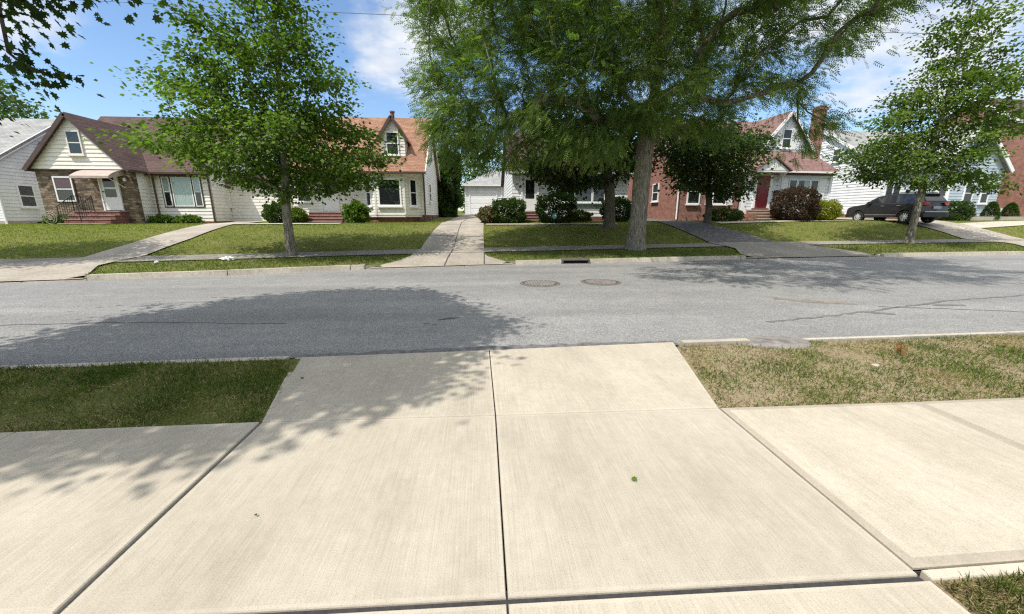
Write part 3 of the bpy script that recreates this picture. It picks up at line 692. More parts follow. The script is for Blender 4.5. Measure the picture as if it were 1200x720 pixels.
mb = MB(); mb.tube([(mx1+.1, my0-.38, me-.3), (mx1-.06, my0-.07, me-.6), (mx1-.06, my0-.07, .05)], .05, 8); mb.build('downspout', M['downspout'], B)
window(B, (-1.0, 0, 1.2), .95, 1.32, mat='white', trim='brown_trim', tw=.05, curt=('maroon', .05, .95, .52))
window(B, (.12, -.08, 3.62), .72, 1.22, trim=None, mat='cream_paint')
# white side lights and picture window share one dark surround
for cx, w, cu in ((3.3, .42, ('curtain', .1, .9, .45)), (4.16, 1.12, ('curtain', .02, .98, 0)), (5.0, .42, ('curtain', .1, .9, .5))):
    window(B, (cx, my0, .98), w, 1.68, mat='white', trim='brown_trim', tw=.06 if w < 1 else .05, rails=(.5,) if w < 1 else (), fr=.05, curt=cu)
door(B, (1.3, 0, .72), .86, 2.03, 'white', lites=((.16, .84, 1.25, 1.9), (.16, .84, .72, 1.15)), fr=.07)
aw = MB(); n = 10                       # bowed metal awning
for i in range(n):
    t0, t1 = i/n, (i+1)/n; f = lambda t: (-.02-1.0*t, 2.86-.08*t-.3*t*t)
    (y0, z0), (y1, z1) = f(t0), f(t1)
    aw.face([(.28, y0, z0), (2.18, y0, z0), (2.18, y1, z1), (.28, y1, z1)])
    aw.face([(.28, y0, z0-.03), (2.18, y0, z0-.03), (2.18, y1, z1-.03), (.28, y1, z1-.03)])
aw.face([(.28, -1.02, 2.48), (2.18, -1.02, 2.48), (2.18, -1.02, 2.36), (.28, -1.02, 2.36)])
for xx in (.28, 2.18): aw.face([(xx, -.02, 2.86), (xx, -.5, 2.745), (xx, -1.02, 2.48), (xx, -1.02, 2.36), (xx, -.02, 2.6)])
mb = aw
mb.build('awning', M['tan_roofmetal'], B)
for xx in (.36, 2.1): MB().tube([(xx, -.02, 1.95), (xx, -.95, 2.38)], .018, 6).build('awning_bracket', M['white'], B)
MB().box(2.12, 2.22, -.12, 0, 2.28, 2.45).build('wall_lamp', M['white'], B, bevel=.01)
steps(B, -.35, 1.95, -1.5, -.002, -.15, .7, 4, 'brick_dark', 'sandstone')
railing(B, [(-.35, -1.35, .12), (-.3, -.55, .68), (-.3, -.05, .7)], .8)
railing(B, [(.75, -1.45, .12), (.75, -.6, .68)], .8)
window(B, (mx1+.02, 3.2, 1.0), .8, 1.2, PI2)
# attached garage block set back on the right
G2 = MB().box(5.78, 9.3, 2.9, 8.2, -.5, 2.5).build('garage_wall', M['cream'], B)
mb = MB(); clapboard(mb, [(5.78, .1), (9.3, .1), (9.3, 2.5), (5.78, 2.5)], (0, 2.9, 0), 0, .2, .02); mb.build('garage_siding', M['cream'], B)
roof_slab(B, [(5.8, 2.6, 2.5), (9.6, 2.6, 2.5), (9.6, 5.5, 3.3), (5.8, 5.5, 3.3)], 'roof_brown', .12); roof_slab(B, [(5.8, 5.502, 3.3), (9.6, 5.502, 3.3), (9.6, 8.4, 2.5), (5.8, 8.4, 2.5)], 'roof_brown', .12)

# ---- C: cream house with russet roof, bay and dormer
Cn = empty('bay_window_house', (-6.7, 24.5, 1.15), 'cream house with russet shingle roof, gabled dormer and angled bay window', 'house')
x0, x1, y0, y1, ze, zr = -4.6, 3.3, .8, 8.2, 3.0, 6.85
MB().box(x0, x1-.02, y0+.02, y1, -.6, ze).build('wall_core', M['cream'], Cn)
mb = MB(); clapboard(mb, [(x0, .45), (x1, .45), (x1, 3.1), (x0, 3.1)], (0, y0, 0), 0, .17, .02); mb.build('front_wall', M['cream'], Cn)
k = (zr-3.05)/(4.5+.1)
mb = MB(); clapboard(mb, [(0, .45), (y1-y0, .45), (y1-y0, 3.3), (3.7, zr-.12), (0, 3.05+.9*k-.12)], (x1, y0, 0), PI2, .17, .02); mb.build('gable_wall', M['cream'], Cn)
MB().box(x0-.01, x1+.015, y0-.015, y1, -.6, .445).build('foundation', M['brick_dark'], Cn)
bay = [(-.4, .8), (.5, 0), (2.2, 0), (3.08, .8)]
for (a, b) in zip(bay, bay[1:]):
    L = math.hypot(b[0]-a[0], b[1]-a[1]); an = math.atan2(b[1]-a[1], b[0]-a[0])
    mb = MB(); clapboard(mb, [(0, .45), (L, .45), (L, 3.0), (0, 3.0)], (a[0], a[1], 0), an, .17, .018); mb.build('bay_wall', M['cream'], Cn)
    o = ((a[0]+b[0])/2, (a[1]+b[1])/2, .95)
    if L > 1.5: window(Cn, o, 1.36, 1.6, an, rails=(), fr=.09, mat='white')
    else: window(Cn, o, .52, 1.6, an, rails=(.5,), fr=.08, mat='white')
mb = MB(); mb.prism([(*p, .44) for p in bay], (0, 0, -.12)); mb.build('bay_floor', M['cream_paint'], Cn)
mb = MB(); mb.prism([(p[0]*.96+.05, p[1]+.12, .3) for p in bay], (0, 0, -.9)); mb.build('bay_footing', M['brick_dark'], Cn)
for p in bay[1:3]: MB().box(p[0]-.05, p[0]+.05, p[1]-.035, p[1]+.065, .45, 3.0).build('corner_board', M['cream_paint'], Cn)
roof_slab(Cn, [(x0-.2, -.22, 3.02-.1), (x1+.22, -.22, 2.92), (x1+.22, 4.5, zr), (x0-.2, 4.5, zr)], 'roof_tan', .14)
roof_slab(Cn, [(x0-.2, 4.502, zr), (x1+.22, 4.502, zr), (x1+.22, y1+.3, 3.2), (x0-.2, y1+.3, 3.2)], 'roof_tan', .14)
MB().box(x0, x1+.1, -.1, .82, 2.78, 2.82).build('soffit', M['cream_paint'], Cn)
gutter(Cn, (x0-.2, -.27, 2.84), (x1+.22, -.27, 2.84), 'brown_trim')
mb = MB(); mb.tube([(x1+.1, -.24, 2.75), (x1-.02, .76, 2.35), (x1-.02, .76, .05)], .05, 8); mb.build('downspout', M['downspout'], Cn)
mb = MB(); beam(mb, (x1+.24, -.25, 2.85), (x1+.24, 4.5, zr-.06), .05, .22); beam(mb, (x1+.24, y1+.3, 3.1), (x1+.24, 4.5, zr-.06), .05, .22); mb.build('rake_board', M['cream_paint'], Cn)
# dormer
dl, drr, dy, dz0, dz1, da = .84, 2.24, .95, 3.75, 5.05, 6.05; dc = (dl+drr)/2
D_ = MB(); clapboard(D_, [(dl, dz0), (drr, dz0), (drr, dz1), (dc+.02, da), (dc-.02, da), (dl, dz1)], (0, dy, 0), 0, .17, .018)
Dm = D_.build('dormer', M['cream'], Cn)
mb = MB(); clapboard(mb, [(0, dz0-.4), (2.4, dz0+1.6-.4), (2.4, dz1), (0, dz1)], (drr, dy, 0), PI2, .17, .018); mb.build('dormer_cheek', M['cream'], Dm)
MB().box(dl+.01, drr-.02, dy+.02, 4.4, dz0-.3, dz1-.02).build('dormer_core', M['cream'], Dm)
for s in (-1, 1):
    e = dc+s*(.7+.2); ez = dz1-.2*(da-dz1)/.7+.05
    roof_slab(Dm, [(dc, dy-.22, da+.12), (e, dy-.22, ez), (e, 3.6, ez), (dc, 4.6, da+.12)], 'roof_tan', .1, 'dormer_roof')
    mb = MB(); beam(mb, (dc, dy-.235, da+.05), (e, dy-.235, ez-.06), .04, .16); mb.build('dormer_rake', M['brown_trim'], Dm)
window(Cn, (dc-.03, dy-.01, 3.98), .74, 1.3, rails=(.5,), mat='white', fr=.06)
mb = MB(); mb.tube([(.9, 4.5, zr-.2), (.9, 4.5, zr+.32)], .13, 10); mb.tube([(.9, 4.5, zr+.32), (.9, 4.5, zr+.4)], .17, 10); mb.build('chimney_pot', M['brick_dark'], Cn)
steps(Cn, -3.5, -1.35, -.75, .795, -.08, .62, 4, 'brick_dark', 'sandstone')
MB().box(-1.33, -1.0, -.4, .79, -.4, .5).build('step_cheek', M['brick_dark'], Cn)
door(Cn, (-2.4, .8, .62), .9, 2.03, 'white', lites=((.18, .82, 1.0, 1.85),))
window(Cn, (-3.9, .8, 1.2), .8, 1.3)
window(Cn, (x1+.02, 3.0, 1.3), .8, 1.2, PI2); window(Cn, (x1+.02, 4.6, 4.2), .75, 1.1, PI2)
mb = MB(); [mb.box(x1-.01, x1+.03, 1.4+q, 1.75+q, .14, .36) for q in (0, 1.0, 2.4)]; mb.build('basement_window', M['dark_gloss'], Cn)

# ---- garage at the end of the shared drive
Ga = empty('white_garage', (.1, 40, 1.68), 'small white garage with hipped pale roof at the end of the shared drive', 'garage')
MB().box(-1.6, 4.4, .02, 6, -.4, 2.9).build('wall_core', M['white_sid'], Ga)
mb = MB(); clapboard(mb, [(-1.6, 0), (4.4, 0), (4.4, 2.9), (-1.6, 2.9)], (0, 0, 0), 0, .16, .012); mb.build('front_wall', M['white_sid'], Ga)
mb = MB(); clapboard(mb, [(0, 0), (6, 0), (6, 2.9), (0, 2.9)], (-1.6, 6, 0), -PI2, .16, .012); mb.build('side_wall', M['white_sid'], Ga)
gd_ = MB().box(-1.05, 1.45, -.03, .03, .02, 2.1)
for k in range(1, 4): gd_.box(-1.03, 1.43, -.045, -.029, .02+k*.52-.46, .02+k*.52-.04)
gd_.build('garage_door', M['white'], Ga)
mb = MB(); mb.box(-1.2, -1.055, -.07, .01, 0, 2.25); mb.box(1.455, 1.6, -.07, .01, 0, 2.25); mb.box(-1.055, 1.455, -.07, .01, 2.105, 2.25); mb.box(1.95, 2.1, -.07, .01, 0, 2.9); mb.build('door_frame', M['white'], Ga)
apx = (1.4, 3, 4.6)
P = [(-1.9, -.3, 2.8), (4.7, -.3, 2.8), (4.7, 6.3, 2.8), (-1.9, 6.3, 2.8)]
mb = MB()
for a, b in zip(P, P[1:]+P[:1]): mb.face([a, b, apx])
mb.face(P); mb.build('roof', M['roof_grey'], Ga)
gutter(Ga, (-1.9, -.33, 2.78), (4.7, -.33, 2.78), 'white')

# ---- D: white house behind the big tree
Dn = empty('picture_window_house', (5.6, 24.6, 1.2), 'white house with green trim and picture window, in shade behind the two trunks', 'house')
x0, x1 = -3.6, 3.6
MB().box(x0+.02, x1-.02, .02, 9, -.6, 3.0).build('wall_core', M['white_sid'], Dn)
mb = MB(); clapboard(mb, [(x0, .3), (x1, .3), (x1, 3.05), (x0, 3.05)], (0, 0, 0), 0, .2, .02); mb.build('front_wall', M['white_sid'], Dn)
for sx, an in ((x1, PI2),):
    mb = MB(); clapboard(mb, [(0, .3), (9, .3), (9, 3.05), (4.5, 6.0), (0, 3.05)], (sx, 0, 0), an, .2, .02); mb.build('gable_wall', M['white_sid'], Dn)
mb = MB(); clapboard(mb, [(0, .3), (9, .3), (9, 3.05), (4.5, 6.0), (0, 3.05)], (x0, 9, 0), -PI2, .2, .02); mb.build('gable_wall', M['white_sid'], Dn)
MB().box(x0-.01, x1+.01, -.015, 9, -.6, .295).build('foundation', M['brick_dark'], Dn)
gable_house_roof(Dn, x0, x1, 0, 9, 3.1, 6.1, 'roof_brown', .35, .25)
gutter(Dn, (x0-.2, -.42, 2.86), (x1+.2, -.42, 2.86), 'white')
for cx in (-.2, .85, 1.75): window(Dn, (cx, 0, 1.15), .98 if cx < 1.5 else .8, 1.25, mat='white', rails=(), fr=.06, tw=.05, sill=True)
MB().box(-.85, 2.3, -.12, .0, .98, 1.06).build('window_ledge', M['green_trim'], Dn)
door(Dn, (-2.55, 0, .62), .9, 2.0, 'white', lites=((.2, .8, .75, 1.85),))
steps(Dn, -3.2, -1.75, -1.3, -.01, -.05, .6, 4, 'brick_dark', 'sandstone')
railing(Dn, [(-3.55, -1.5, .55), (-3.55, -.05, .6)], .8); railing(Dn, [(-4.6, -1.5, .5), (-3.55, -1.5, .55)], .8)
window(Dn, (x1+.02, 3, 1.2), .9, 1.2, PI2)

# ---- E: brick and pale siding cape with the red door; turned a little with the street
E_ = empty('red_door_house', (19.0, 25.2, 1.32), 'brick house with pale grey sided entrance wing, dark red door and tall brick chimney', 'house', rz=R(5))
bx0, bx1 = -6.6, -2.15
MB().box(bx0, bx1, .1, 8.5, -.7, 3.2).build('brick_wall', M['brick'], E_)
mb = MB(); mb.prism([(bx0, .1, 3.2), (bx0, 8.5, 3.2), (bx0, 4.3, 6.9)], (.25, 0, 0)); mb.build('brick_gable', M['brick'], E_)
MB().box(bx1, 4.3, .9, 8.5, -.7, 3.2).build('wall_core', M['grey_sid'], E_)
gable_house_roof(E_, bx0, 4.3, .1, 8.5, 3.25, 7.0, 'roof_pink', .35, .25)
gutter(E_, (bx0-.2, -.32, 3.02), (bx1+.2, -.32, 3.02), 'white')
mb = MB(); mb.tube([(bx0+.1, -.3, 2.95), (bx0+.1, .03, 2.6), (bx0+.1, .03, 0)], .05, 8); mb.build('downspout', M['white'], E_)
window(E_, (-3.55, .1, .95), 1.05, 1.75, mat='white', rails=(.5,)); shutters(E_, (-3.55, .1, .95), 1.05, 1.75, .42, 'white')
window(E_, (-5.4, .1, .95), .9, 1.6, mat='white')
for q in (2.6, 5.6): window(E_, (bx0-.005, q, 1.2), .8, 1.2, -PI2)
# entrance wing
ex0, ex1, ey = -1.95, 4.45, -.15
MB().box(ex0+.02, ex1-.02, ey+.02, 1.2, -.7, 3.1).build('wall_core', M['grey_sid'], E_)
mb = MB(); clapboard(mb, [(ex0, .25), (ex1, .25), (ex1, 3.1), (ex0, 3.1)], (0, ey, 0), 0, .19, .018); mb.build('front_wall', M['grey_sid'], E_)
mb = MB(); clapboard(mb, [(0, .25), (1.5, .25), (1.5, 3.1), (0, 3.1)], (ex1, ey, 0), PI2, .19, .018); mb.build('side_wall', M['grey_sid'], E_)
MB().box(ex0-.01, ex1+.01, ey-.015, 1.2, -.7, .245).build('foundation', M['brick'], E_)
MB().box(ex0-.06, ex0+.16, ey-.045, ey+.12, .25, 3.0).build('corner_board', M['white'], E_); MB().box(ex1-.12, ex1+.05, ey-.045, ey+.12, .25, 3.0).build('corner_board', M['white'], E_)
# skirt roof rising to the siding gable
roof_slab(E_, [(ex0+1.6, ey-.35, 3.02), (ex1+.3, ey-.35, 3.02), (ex1-.1, 2.3, 4.95), (ex0+1.6, 2.3, 4.95)], 'roof_pink', .12)
gutter(E_, (ex0+1.5, ey-.4, 2.98), (ex1+.3, ey-.4, 2.98), 'white')
gx0, gx1, gy = .35, 4.0, 1.6
mb = MB(); clapboard(mb, [(gx0, 3.9), (gx1, 3.9), (gx1, 4.9), ((gx0+gx1)/2+.03, 7.0), ((gx0+gx1)/2-.03, 7.0), (gx0, 4.9)], (0, gy, 0), 0, .19, .018); mb.build('gable_wall', M['grey_sid'], E_)
MB().box(gx0+.03, gx1-.03, gy+.02, 4.2, 3.6, 4.88).build('gable_core', M['grey_sid'], E_)
for s in (-1, 1):
    cx = (gx0+gx1)/2; e = cx+s*2.15; kz = 2.1/1.825
    roof_slab(E_, [(cx, gy-.25, 7.12), (e, gy-.25, 7.12-2.15*kz), (e, 5, 7.12-2.15*kz), (cx, 5, 7.12)], 'roof_pink', .12)
    mb = MB(); beam(mb, (cx, gy-.27, 7.03), (e, gy-.27, 7.03-2.15*kz), .05, .18); mb.build('rake_board', M['white'], E_)
cx = (gx0+gx1)/2
window(E_, (cx, gy, 4.75), .75, 1.25, mat='white'); shutters(E_, (cx, gy, 4.75), .75, 1.25, .36, 'white')
# porch hood
px = -.75
mb = MB(); mb.prism([(px-1.15, ey-.75, 3.0), (px+1.15, ey-.75, 3.0), (px, ey-.75, 3.72)], (0, .06, 0)); mb.build('pediment', M['white'], E_)
for s in (-1, 1):
    roof_slab(E_, [(px, ey-.85, 3.86), (px+s*1.3, ey-.85, 3.04), (px+s*1.3, ey+1.0, 3.04), (px, ey+1.4, 3.86)], 'roof_pink', .09)
    mb = MB(); mb.prism([(px+s*1.1, ey-.68, 2.9), (px+s*1.1, ey, 2.9), (px+s*1.1, ey, 2.35)], (.05, 0, 0)); mb.build('hood_bracket', M['white'], E_)
MB().box(px-1.15, px+1.15, ey-.74, ey, 2.9, 2.98).build('hood_ceiling', M['white'], E_)
door(E_, (px+.05, ey, .72), .92, 2.05, 'red_door', fr=.17, lites=())
MB().box(px-.55, px+.6, ey-.1, ey, .6, .718).build('threshold', M['brick_dark'], E_)
steps(E_, px-.9, px+1.5, ey-1.25, ey-.003, -.12, .6, 4, 'brick', 'curb')
MB().box(px-1.5, px-.95, ey-1.0, ey-.01, -.4, .35).build('brick_planter', M['brick'], E_)
mb = MB(); mb.box(px+.95, px+1.25, ey-.16, ey, 1.75, 1.85); mb.box(px+.97, px+1.23, ey-.12, ey-.001, 1.55, 1.75); mb.build('mailbox', M['iron'], E_)
mb = MB(); mb.box(px+.92, px+1.04, ey-.08, ey, 1.2, 1.36); mb.build('doorbell_panel', M['iron'], E_)
mb = MB()
for i in range(4): mb.box(px-.98, px-.86, ey-.035, ey-.005, 1.55+i*.2, 1.68+i*.2)
mb.build('number_plate', M['iron'], E_)
mb = MB(); mb.box(px-.06, px+.1, ey-.5, ey-.34, 2.78, 2.9); mb.build('porch_lamp', M['wood_gold'], E_)
for cx, w in ((1.5, .62), (2.32, .95), (3.14, .62)): window(E_, (cx, ey, 1.05), w, 1.5, mat='white', rails=(), fr=.06, curt=('curtain', .55, .95, 0) if w > .7 else None)
shutters(E_, (2.32, ey, 1.05), 2.3, 1.5, .5, 'white')
ch = MB().box(5.12, 5.68, 2.2, 2.85, -.5, 7.5).build('chimney', M['brick'], E_)
MB().box(5.06, 5.74, 2.14, 2.91, 7.502, 7.66).build('chimney_cap', M['brick'], ch); MB().box(5.2, 5.6, 2.3, 2.75, 7.662, 7.8).build('flue', M['brick_dark'], ch)
mb = MB(); clapboard(mb, [(1.5-1.5, 3.1), (7.2, 3.1), (3.6, 6.9)], (4.31, .7, 0), PI2, .19, .018); mb.build('gable_wall', M['grey_sid'], E_)

# ---- F: white house with grey roof behind the parked car, blue-grey gable wing on its right
F_ = empty('grey_roof_house', (28.3, 26.5, 1.38), 'white house with grey roof and blue-grey gable wing, behind the parked car', 'house', rz=R(4))
MB().box(.02, 9, .02, 10.8, -.7, 3.55).build('wall_core', M['white_sid'], F_)
mb = MB(); clapboard(mb, [(-10.8, .3), (0, .3), (0, 3.6), (-5.4, 6.9), (-10.8, 3.6)], (0, 0, 0), -PI2, .2, .026); mb.build('gable_wall', M['white_sid'], F_)
mb = MB(); clapboard(mb, [(0, .3), (6, .3), (6, 3.6), (0, 3.6)], (0, 0, 0), 0, .19, .018); mb.build('front_wall', M['white_sid'], F_)
MB().box(-.015, 9, -.015, 10.8, -.7, .295).build('foundation', M['brick'], F_)
gable_house_roof(F_, 0, 9, 0, 10.8, 3.65, 7.0, 'roof_grey', .3, .2)
mb = MB(); beam(mb, (-.2, -.3, 3.4), (-.2, 5.4, 6.92), .05, .2); beam(mb, (-.2, 11.1, 3.4), (-.2, 5.4, 6.92), .05, .2); mb.build('rake_board', M['white'], F_)
gutter(F_, (-.2, -.36, 3.36), (4.5, -.36, 3.36), 'white')
window(F_, (.95, 0, 1.0), 1.3, 1.4, bars=(.5,), rails=()); 
window(F_, (-.01, 3.8, 4.3), .7, 1.0, -PI2)
mb = MB(); mb.box(.6, 1.1, 5.3, 5.8, 6.6, 7.45); ch = mb.build('chimney', M['brick_dark'], F_); MB().box(.55, 1.15, 5.25, 5.85, 7.452, 7.55).build('chimney_cap', M['brick'], ch)
fx0, fx1, fy = 2.2, 8.0, -1.4
MB().box(fx0+.02, fx1-.02, fy+.02, 3, -.7, 3.25).build('wing_core', M['blue_sid'], F_)
mb = MB(); fc = (fx0+fx1)/2; clapboard(mb, [(fx0, .15), (fx1, .15), (fx1, 3.3), (fc+.03, 6.2), (fc-.03, 6.2), (fx0, 3.3)], (0, fy, 0), 0, .19, .018); mb.build('wing_wall', M['blue_sid'], F_)
mb = MB(); clapboard(mb, [(-1.4, .15), (0, .15), (0, 3.3), (-1.4, 3.3)], (fx0, fy, 0), -PI2, .19, .018); mb.build('wing_side_wall', M['blue_sid'], F_)
for s in (-1, 1):
    kz = 1.0; e = fc+s*3.15
    roof_slab(F_, [(fc, fy-.3, 6.36), (e, fy-.3, 6.36-3.15*kz), (e, 4, 6.36-3.15*kz), (fc, 5, 6.36)], 'roof_grey', .12)
    mb = MB(); beam(mb, (fc, fy-.32, 6.28), (e, fy-.32, 6.28-3.15*kz), .06, .24); mb.build('rake_board', M['white'], F_)
window(F_, (fc+.3, fy, 1.0), .8, 1.4); window(F_, (fc+1.7, fy, 1.0), .7, 1.4); window(F_, (fc, fy, 3.9), .85, 1.3)
steps(F_, 2.5, 4.0, fy-1.0, fy-.01, -.1, .5, 3, 'brick', 'curb')
door(F_, (3.2, fy, .5), .9, 2.0, 'white', lites=((.2, .8, 1.0, 1.85),))
MB().box(fx0-.3, fx1+4, fy-2.2, fy-2.05, -.3, .12).build('planter_wall', M['curb'], F_)

# ---- G: red brick house at the right edge
Gh = empty('red_brick_house', (38.6, 25.0, 1.4), 'plain red brick house end cut by the right edge of the photo', 'house', rz=R(4))
MB().box(0, 9, 0, 10, -.7, 5.2).build('brick_wall', M['brick'], Gh)
mb = MB(); mb.prism([(0, 0, 5.2), (0, 10, 5.2), (0, 5, 9.0)], (.3, 0, 0)); mb.build('brick_gable', M['brick'], Gh)
gable_house_roof(Gh, 0, 9, 0, 10, 5.3, 9.1, 'roof_brown', .3, .15)
mb = MB(); beam(mb, (-.16, -.3, 5.05), (-.16, 5, 9.0), .05, .22); beam(mb, (-.16, 10.3, 5.05), (-.16, 5, 9.0), .05, .22); mb.build('rake_board', M['white'], Gh)
window(Gh, (-.01, 2, .2), .7, .5, -PI2, rails=()); window(Gh, (-.01, 2.5, 3.2), .9, 1.3, -PI2); window(Gh, (2, 0, 1), 1.2, 1.4); window(Gh, (5.5, 0, 1), 1.8, 1.4)
# ------------------------------------------------------------------ leaves and trees
def unit(a): return a/np.maximum(np.linalg.norm(a, axis=-1, keepdims=True), 1e-9)
def instance(name, pos, axis, nrm, size, TV, TF, col, mat, parent=None):
    """one mesh holding many copies of a small leaf shape (TV in axis/side/normal order)"""
    y = unit(axis); x = unit(np.cross(y, nrm)); z = np.cross(x, y)
    TV = np.asarray(TV, float); k = len(TV); n = len(pos)
    V = pos[:, None]+size[:, None, None]*(TV[None, :, 0:1]*x[:, None]+TV[None, :, 1:2]*y[:, None]+TV[None, :, 2:3]*z[:, None])
    F = (np.asarray(TF)[None]+(np.arange(n)*k)[:, None, None]).reshape(-1, len(TF[0]))
    return np_mesh(name, V.reshape(-1, 3), F, mat, parent, np.repeat(col, k, 0))
SIMPLE = ([(0, 0, 0), (.38, .42, .06), (0, 1, -.1), (-.38, .42, .06)], [(0, 1, 2, 3)])
_m = [(0, 0), (.12, .12), (.42, .06), (.3, .26), (.56, .46), (.3, .5), (.34, .72), (.14, .66), (0, 1.0)]
_ml = [(x, y, .1*abs(x)-.12*y*y) for x, y in _m]+[(-x, y, .1*abs(x)-.12*y*y) for x, y in _m[-2:0:-1]]
MAPLE = (_ml, [tuple(range(len(_ml)))])
def frond_template(n=7):
    V, F = [], []
    for i in range(n):
        y = .12+.88*i/(n-1); dz = -.25*y*y
        for s in (-1, 1):
            b = len(V); L = .24*(1.1-.5*abs(y-.5)); w = .085
            V += [(0, y-w, dz), (s*L*.6, y-w*.4, dz-.01), (s*L, y+.07, dz-.05), (s*L*.5, y+w+.03, dz)]
            F.append((b, b+1, b+2, b+3))
    b = len(V); V += [(-.008, 0, 0), (.008, 0, 0), (.006, 1, -.25), (-.006, 1, -.25)]; F.append((b, b+1, b+2, b+3))
    return V, F
FROND = frond_template(5)

def blob_points(blobs, spacing, r, maxn=4000):
    """evenly scattered points in a union of ellipsoids, biased to the shells"""
    out = np.zeros((0, 3)); vol = [b[3]*b[4]*b[5] for b in blobs]; pr = np.array(vol)/sum(vol)
    tries = 0; P = []
    for _ in range(maxn*6):
        b = blobs[r.choice(len(blobs), p=pr)]
        d = r.normal(size=3); d /= np.linalg.norm(d); q = np.array(b[:3])+d*np.array(b[3:6])*(r.random()**.42)
        if P and np.min(np.sum((np.array(P)-q)**2, 1)) < spacing**2: continue
        P.append(q)
        if len(P) >= maxn: break
        if _ > 400 and len(P) < _*.02: break
    return np.array(P)
def grow(trunk, targets, r, min_z, droop=0.0):
    """joins every target to the nearest limb; returns nodes, parents, tip index of each target"""
    nodes = [np.array(p, float) for p in trunk]; par = [-1]+list(range(len(trunk)-1)); tips = []
    base = np.array(trunk[-1]); tz = np.array(trunk)
    order = np.argsort([np.min(np.linalg.norm(tz-t, axis=1)) for t in targets])
    tips = [0]*len(targets)
    for i in order:
        t = targets[i]; A = np.array(nodes); d = np.linalg.norm(A-t, axis=1); h = np.hypot(A[:, 0]-t[0], A[:, 1]-t[1])
        cost = d+np.maximum(0, A[:, 2]-t[2]+.35*h)*1.1+(A[:, 2] < min_z)*50
        j = int(np.argmin(cost)); p0 = nodes[j]; L = d[j]
        pd = unit(p0-nodes[par[j]]) if par[j] >= 0 else np.array([0, 0, 1.])
        c = p0+pd*L*.3+(t-p0)*.25+np.array([0, 0, .1*L])+r.normal(size=3)*.06*L; k = max(2, int(L/.55)); prev = j
        for q in range(1, k+1):
            u = q/k; nodes.append((1-u)**2*p0+2*u*(1-u)*c+u*u*t+r.normal(size=3)*.015*L*(u < 1)); par.append(prev); prev = len(nodes)-1
        tips[i] = prev
    return np.array(nodes), par, tips
def limbs(nodes, par, trunk_r, tip_r=.006, flare=.55, ntrunk=1, power=.5):
    n = len(nodes); cnt = np.zeros(n); kids = [[] for _ in range(n)]
    for i, p in enumerate(par):
        if p >= 0: kids[p].append(i)
    for i in range(n-1, -1, -1):
        if not kids[i]: cnt[i] = 1
        if par[i] >= 0: cnt[par[i]] += cnt[i]
    rad = np.maximum(tip_r, trunk_r*(cnt/cnt[0])**power)
    mb = MB(); start = [0]; used = set()
    while start:
        s = start.pop(); ch = [s]
        while kids[ch[-1]]:
            k = sorted(kids[ch[-1]], key=lambda q: -cnt[q]); start += k[1:]; ch.append(k[0])
        if par[s] >= 0: ch = [par[s]]+ch
        P = [nodes[q] for q in ch]; rs = [float(rad[q]) for q in ch]
        if par[s] >= 0: rs[0] = rs[1]*1.25
        if s == 0:
            i0 = len(mb.v); ns = 20; z0 = P[0][2]
            rs = [q*(1+flare*math.exp(-max(0, p[2]-z0)/.38)) for q, p in zip(rs, P)]
            mb.tube(P, rs, ns)
            for q in range(i0, len(mb.v)):     # root flare lobes and uneven bark
                x, y, z = mb.v[q]; k = min(range(len(P)), key=lambda e: abs(P[e][2]-z)); cx, cy = P[k][0], P[k][1]
                a = math.atan2(y-cy, x-cx); m = 1+.16*math.exp(-max(0, z-z0)/.4)*math.sin(5*a+1)+.05*math.sin(3*a+z*1.7)+.03*math.sin(7*a-z*2.3)
                mb.v[q] = (cx+(x-cx)*m, cy+(y-cy)*m, z)
        else: mb.tube(P, rs, 8 if rs[0] > .04 else 4, caps=False)
    return mb
def palette(r, n, cols, clump=None, var=.18):
    c = np.array(cols); t = r.random(n) if clump is None else np.clip(clump+r.normal(size=n)*.22, 0, 1)
    i = t*(len(c)-1); a = np.clip(i.astype(int), 0, len(c)-2); f = (i-a)[:, None]
    return (c[a]*(1-f)+c[a+1]*f)*(1+r.normal(size=(n, 1))*var).clip(.5, 1.6)
GREEN = [(.055, .10, .014), (.095, .158, .022), (.145, .215, .036)]
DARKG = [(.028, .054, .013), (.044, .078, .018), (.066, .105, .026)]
LOCUST = [(.075, .125, .03), (.13, .195, .045), (.20, .265, .07)]
def inside(q, poly):
    c = np.zeros(len(q), bool); P = list(poly)
    for (x0, y0), (x1, y1) in zip(P, P[1:]+P[:1]):
        if y0 == y1: continue
        c ^= ((y0 > q[:, 1]) != (y1 > q[:, 1])) & (q[:, 0] < (x1-x0)*(q[:, 1]-y0)/(y1-y0)+x0)
    return c
def pnoise(P, f, seed):
    r = np.random.default_rng(seed); v = 0
    for k in range(6):
        d = unit(r.normal(size=3))*f*(1+.5*k); v = v+np.sin(P@d+r.random()*6.28)
    return v/2.4
